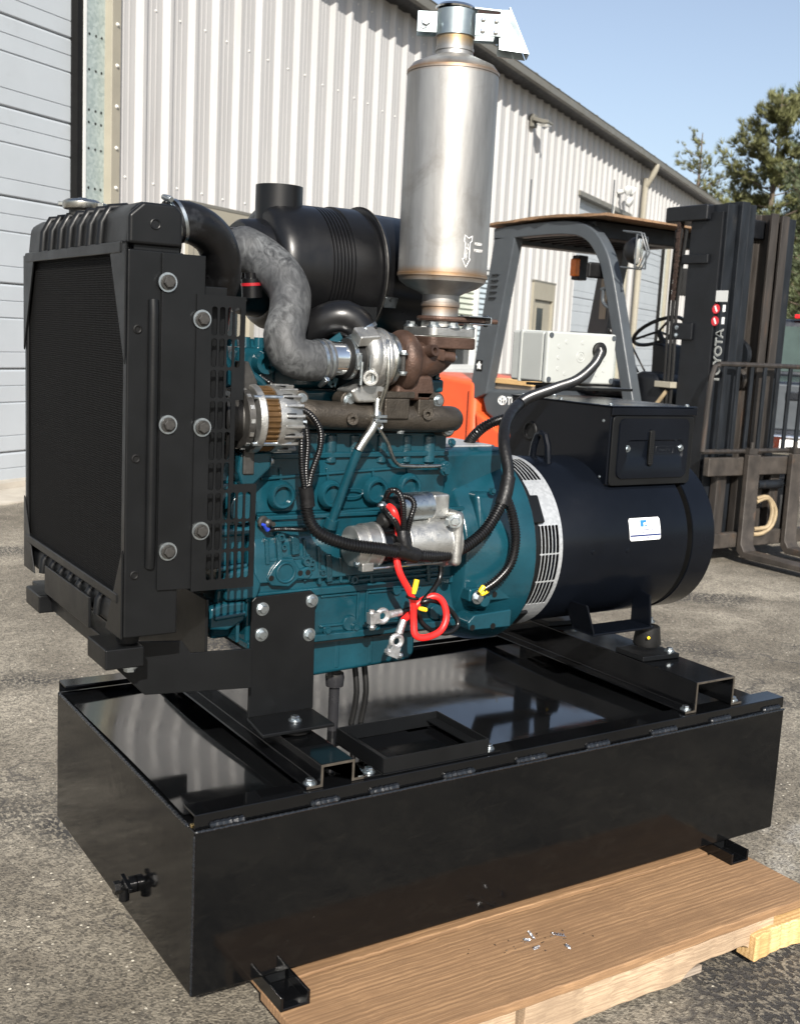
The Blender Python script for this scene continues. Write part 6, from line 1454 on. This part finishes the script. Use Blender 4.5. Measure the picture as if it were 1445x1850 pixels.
# ---- battery cables
rc_ = [tr_ + Vector((0, -.012, -.002)), at(712, 925, y=.155), at(719, 955, y=.168), at(719, 985, y=.17), at(716, 1005, y=.165), at(722, 1035, y=.16), at(740, 1070, y=.165), at(746, 1090, y=.17), at(747, 1120, y=.175), at(750, 1147, y=.17), at(768, 1152, y=.17), at(795, 1140, y=.175), at(806, 1115, y=.18), at(800, 1088, y=.185), at(785, 1077, y=.19), at(766, 1083, y=.2), at(752, 1093, y=.205), at(742, 1108, y=.2), at(729, 1120, y=.19)]
rco = MB().tube(crv(rc_, .006), .0075, 14).build('positive_cable', 'red_cable', gs, smooth=80)
def clampo(p, d, par, nm):
    p = Vector(p); d = Vector(d).normalized(); s_ = Vector((0, -1, 0)); t_ = d.cross(s_).normalized()
    b = MB(); b.cyl(p, p + d * .03, .008, .009, 12); b.torus(p + d * .048, s_, .013, .006, 20, 10); b.obox(p + d * .07, d, s_, t_, .012, .008, .012); b.cyl(p + d * .074 - t_ * .018, p + d * .074 + t_ * .018, .006, n=6)
    o = b.build(nm, 'lead_clamp', par, bev=0); inst('clamp_bolt', BOLT, TR(p + d * .074 - t_ * .018, -t_ * 1.0, .75), o)
pe = at(729, 1120, y=.19); clampo(pe, at(716, 1158, y=.185) - pe, rco, 'battery_clamp')
bc_ = [at(796, 1020, y=.215), at(794, 1045, y=.21), at(780, 1068, y=.2), at(762, 1088, y=.195), at(775, 1084, y=.19), at(797, 1090, y=.2), at(818, 1108, y=.205), at(827, 1128, y=.2), at(810, 1143, y=.195), at(782, 1140, y=.2), at(762, 1125, y=.205), at(752, 1103, y=.205), at(738, 1101, y=.205), at(722, 1107, y=.2)]
bco = MB().tube(crv(bc_, .006), .0058, 12).build('negative_cable', 'conduit_black', gs, smooth=80)
pe = at(724, 1106, y=.2); clampo(pe, at(675, 1116, y=.198) - pe, bco, 'battery_clamp')
MB().cyl(at(796, 1022, y=.215), at(797, 1008, y=.215), .0045).build('cable_lug', 'zinc', bco)
p = at(745, 1080, y=.16); MB().torus(p, (.2, 0, 1), .012, .003, 14, 6).build('cable_tie', 'seal_black', rco)
def ytag(a, b_, r_=.006, y=.158): 
    p, q = at(*a, y=y), at(*b_, y=y); return MB().lathe([(0, r_ * .75), ((q - p).length * .4, r_), ((q - p).length, r_ * .95)], p, q - p, 12)
ytag((747, 1073), (753, 1047)).build('ring_terminal', 'yellow_terminal', rco, bev=.001); ytag((757, 1099), (770, 1102), .005).build('ring_terminal', 'yellow_terminal', rco, bev=.001)
ytag((866, 1071), (874, 1059), .0062, .19).build('ring_terminal', 'yellow_terminal', harn, bev=.001); ytag((868, 1074), (880, 1067), .0062, .188).build('ring_terminal', 'yellow_terminal', harn, bev=.001)

# ---- top radiator hose
rh = [Vector((-.01, .2, 1.515)), at(310, 402, y=.17), at(350, 405, y=.18), at(385, 430, y=.2), at(400, 470, y=.22), at(398, 510, y=.25), at(385, 545, y=.28), at(380, 590, y=.33)]
rhc = crv(rh, .012); rho = MB().tube(rhc, .0365, 24).build('radiator_hose', 'hose_black', gs, smooth=80)
i_ = next(i for i, p in enumerate(rhc) if p.x > at(306, 400, y=.17).x)
for k in (0, 1): band(rhc[i_ + k], rhc[i_ + 1] - rhc[i_], .0372, .006, rho, 'zinc', screw=(k == 0), ang=(0, -.2, 1))
MB().lathe([(0, .035), (.05, .035)], (-.03, .2, 1.515), (1, 0, 0), 24).build('hose_neck', 'black_satin', rado)
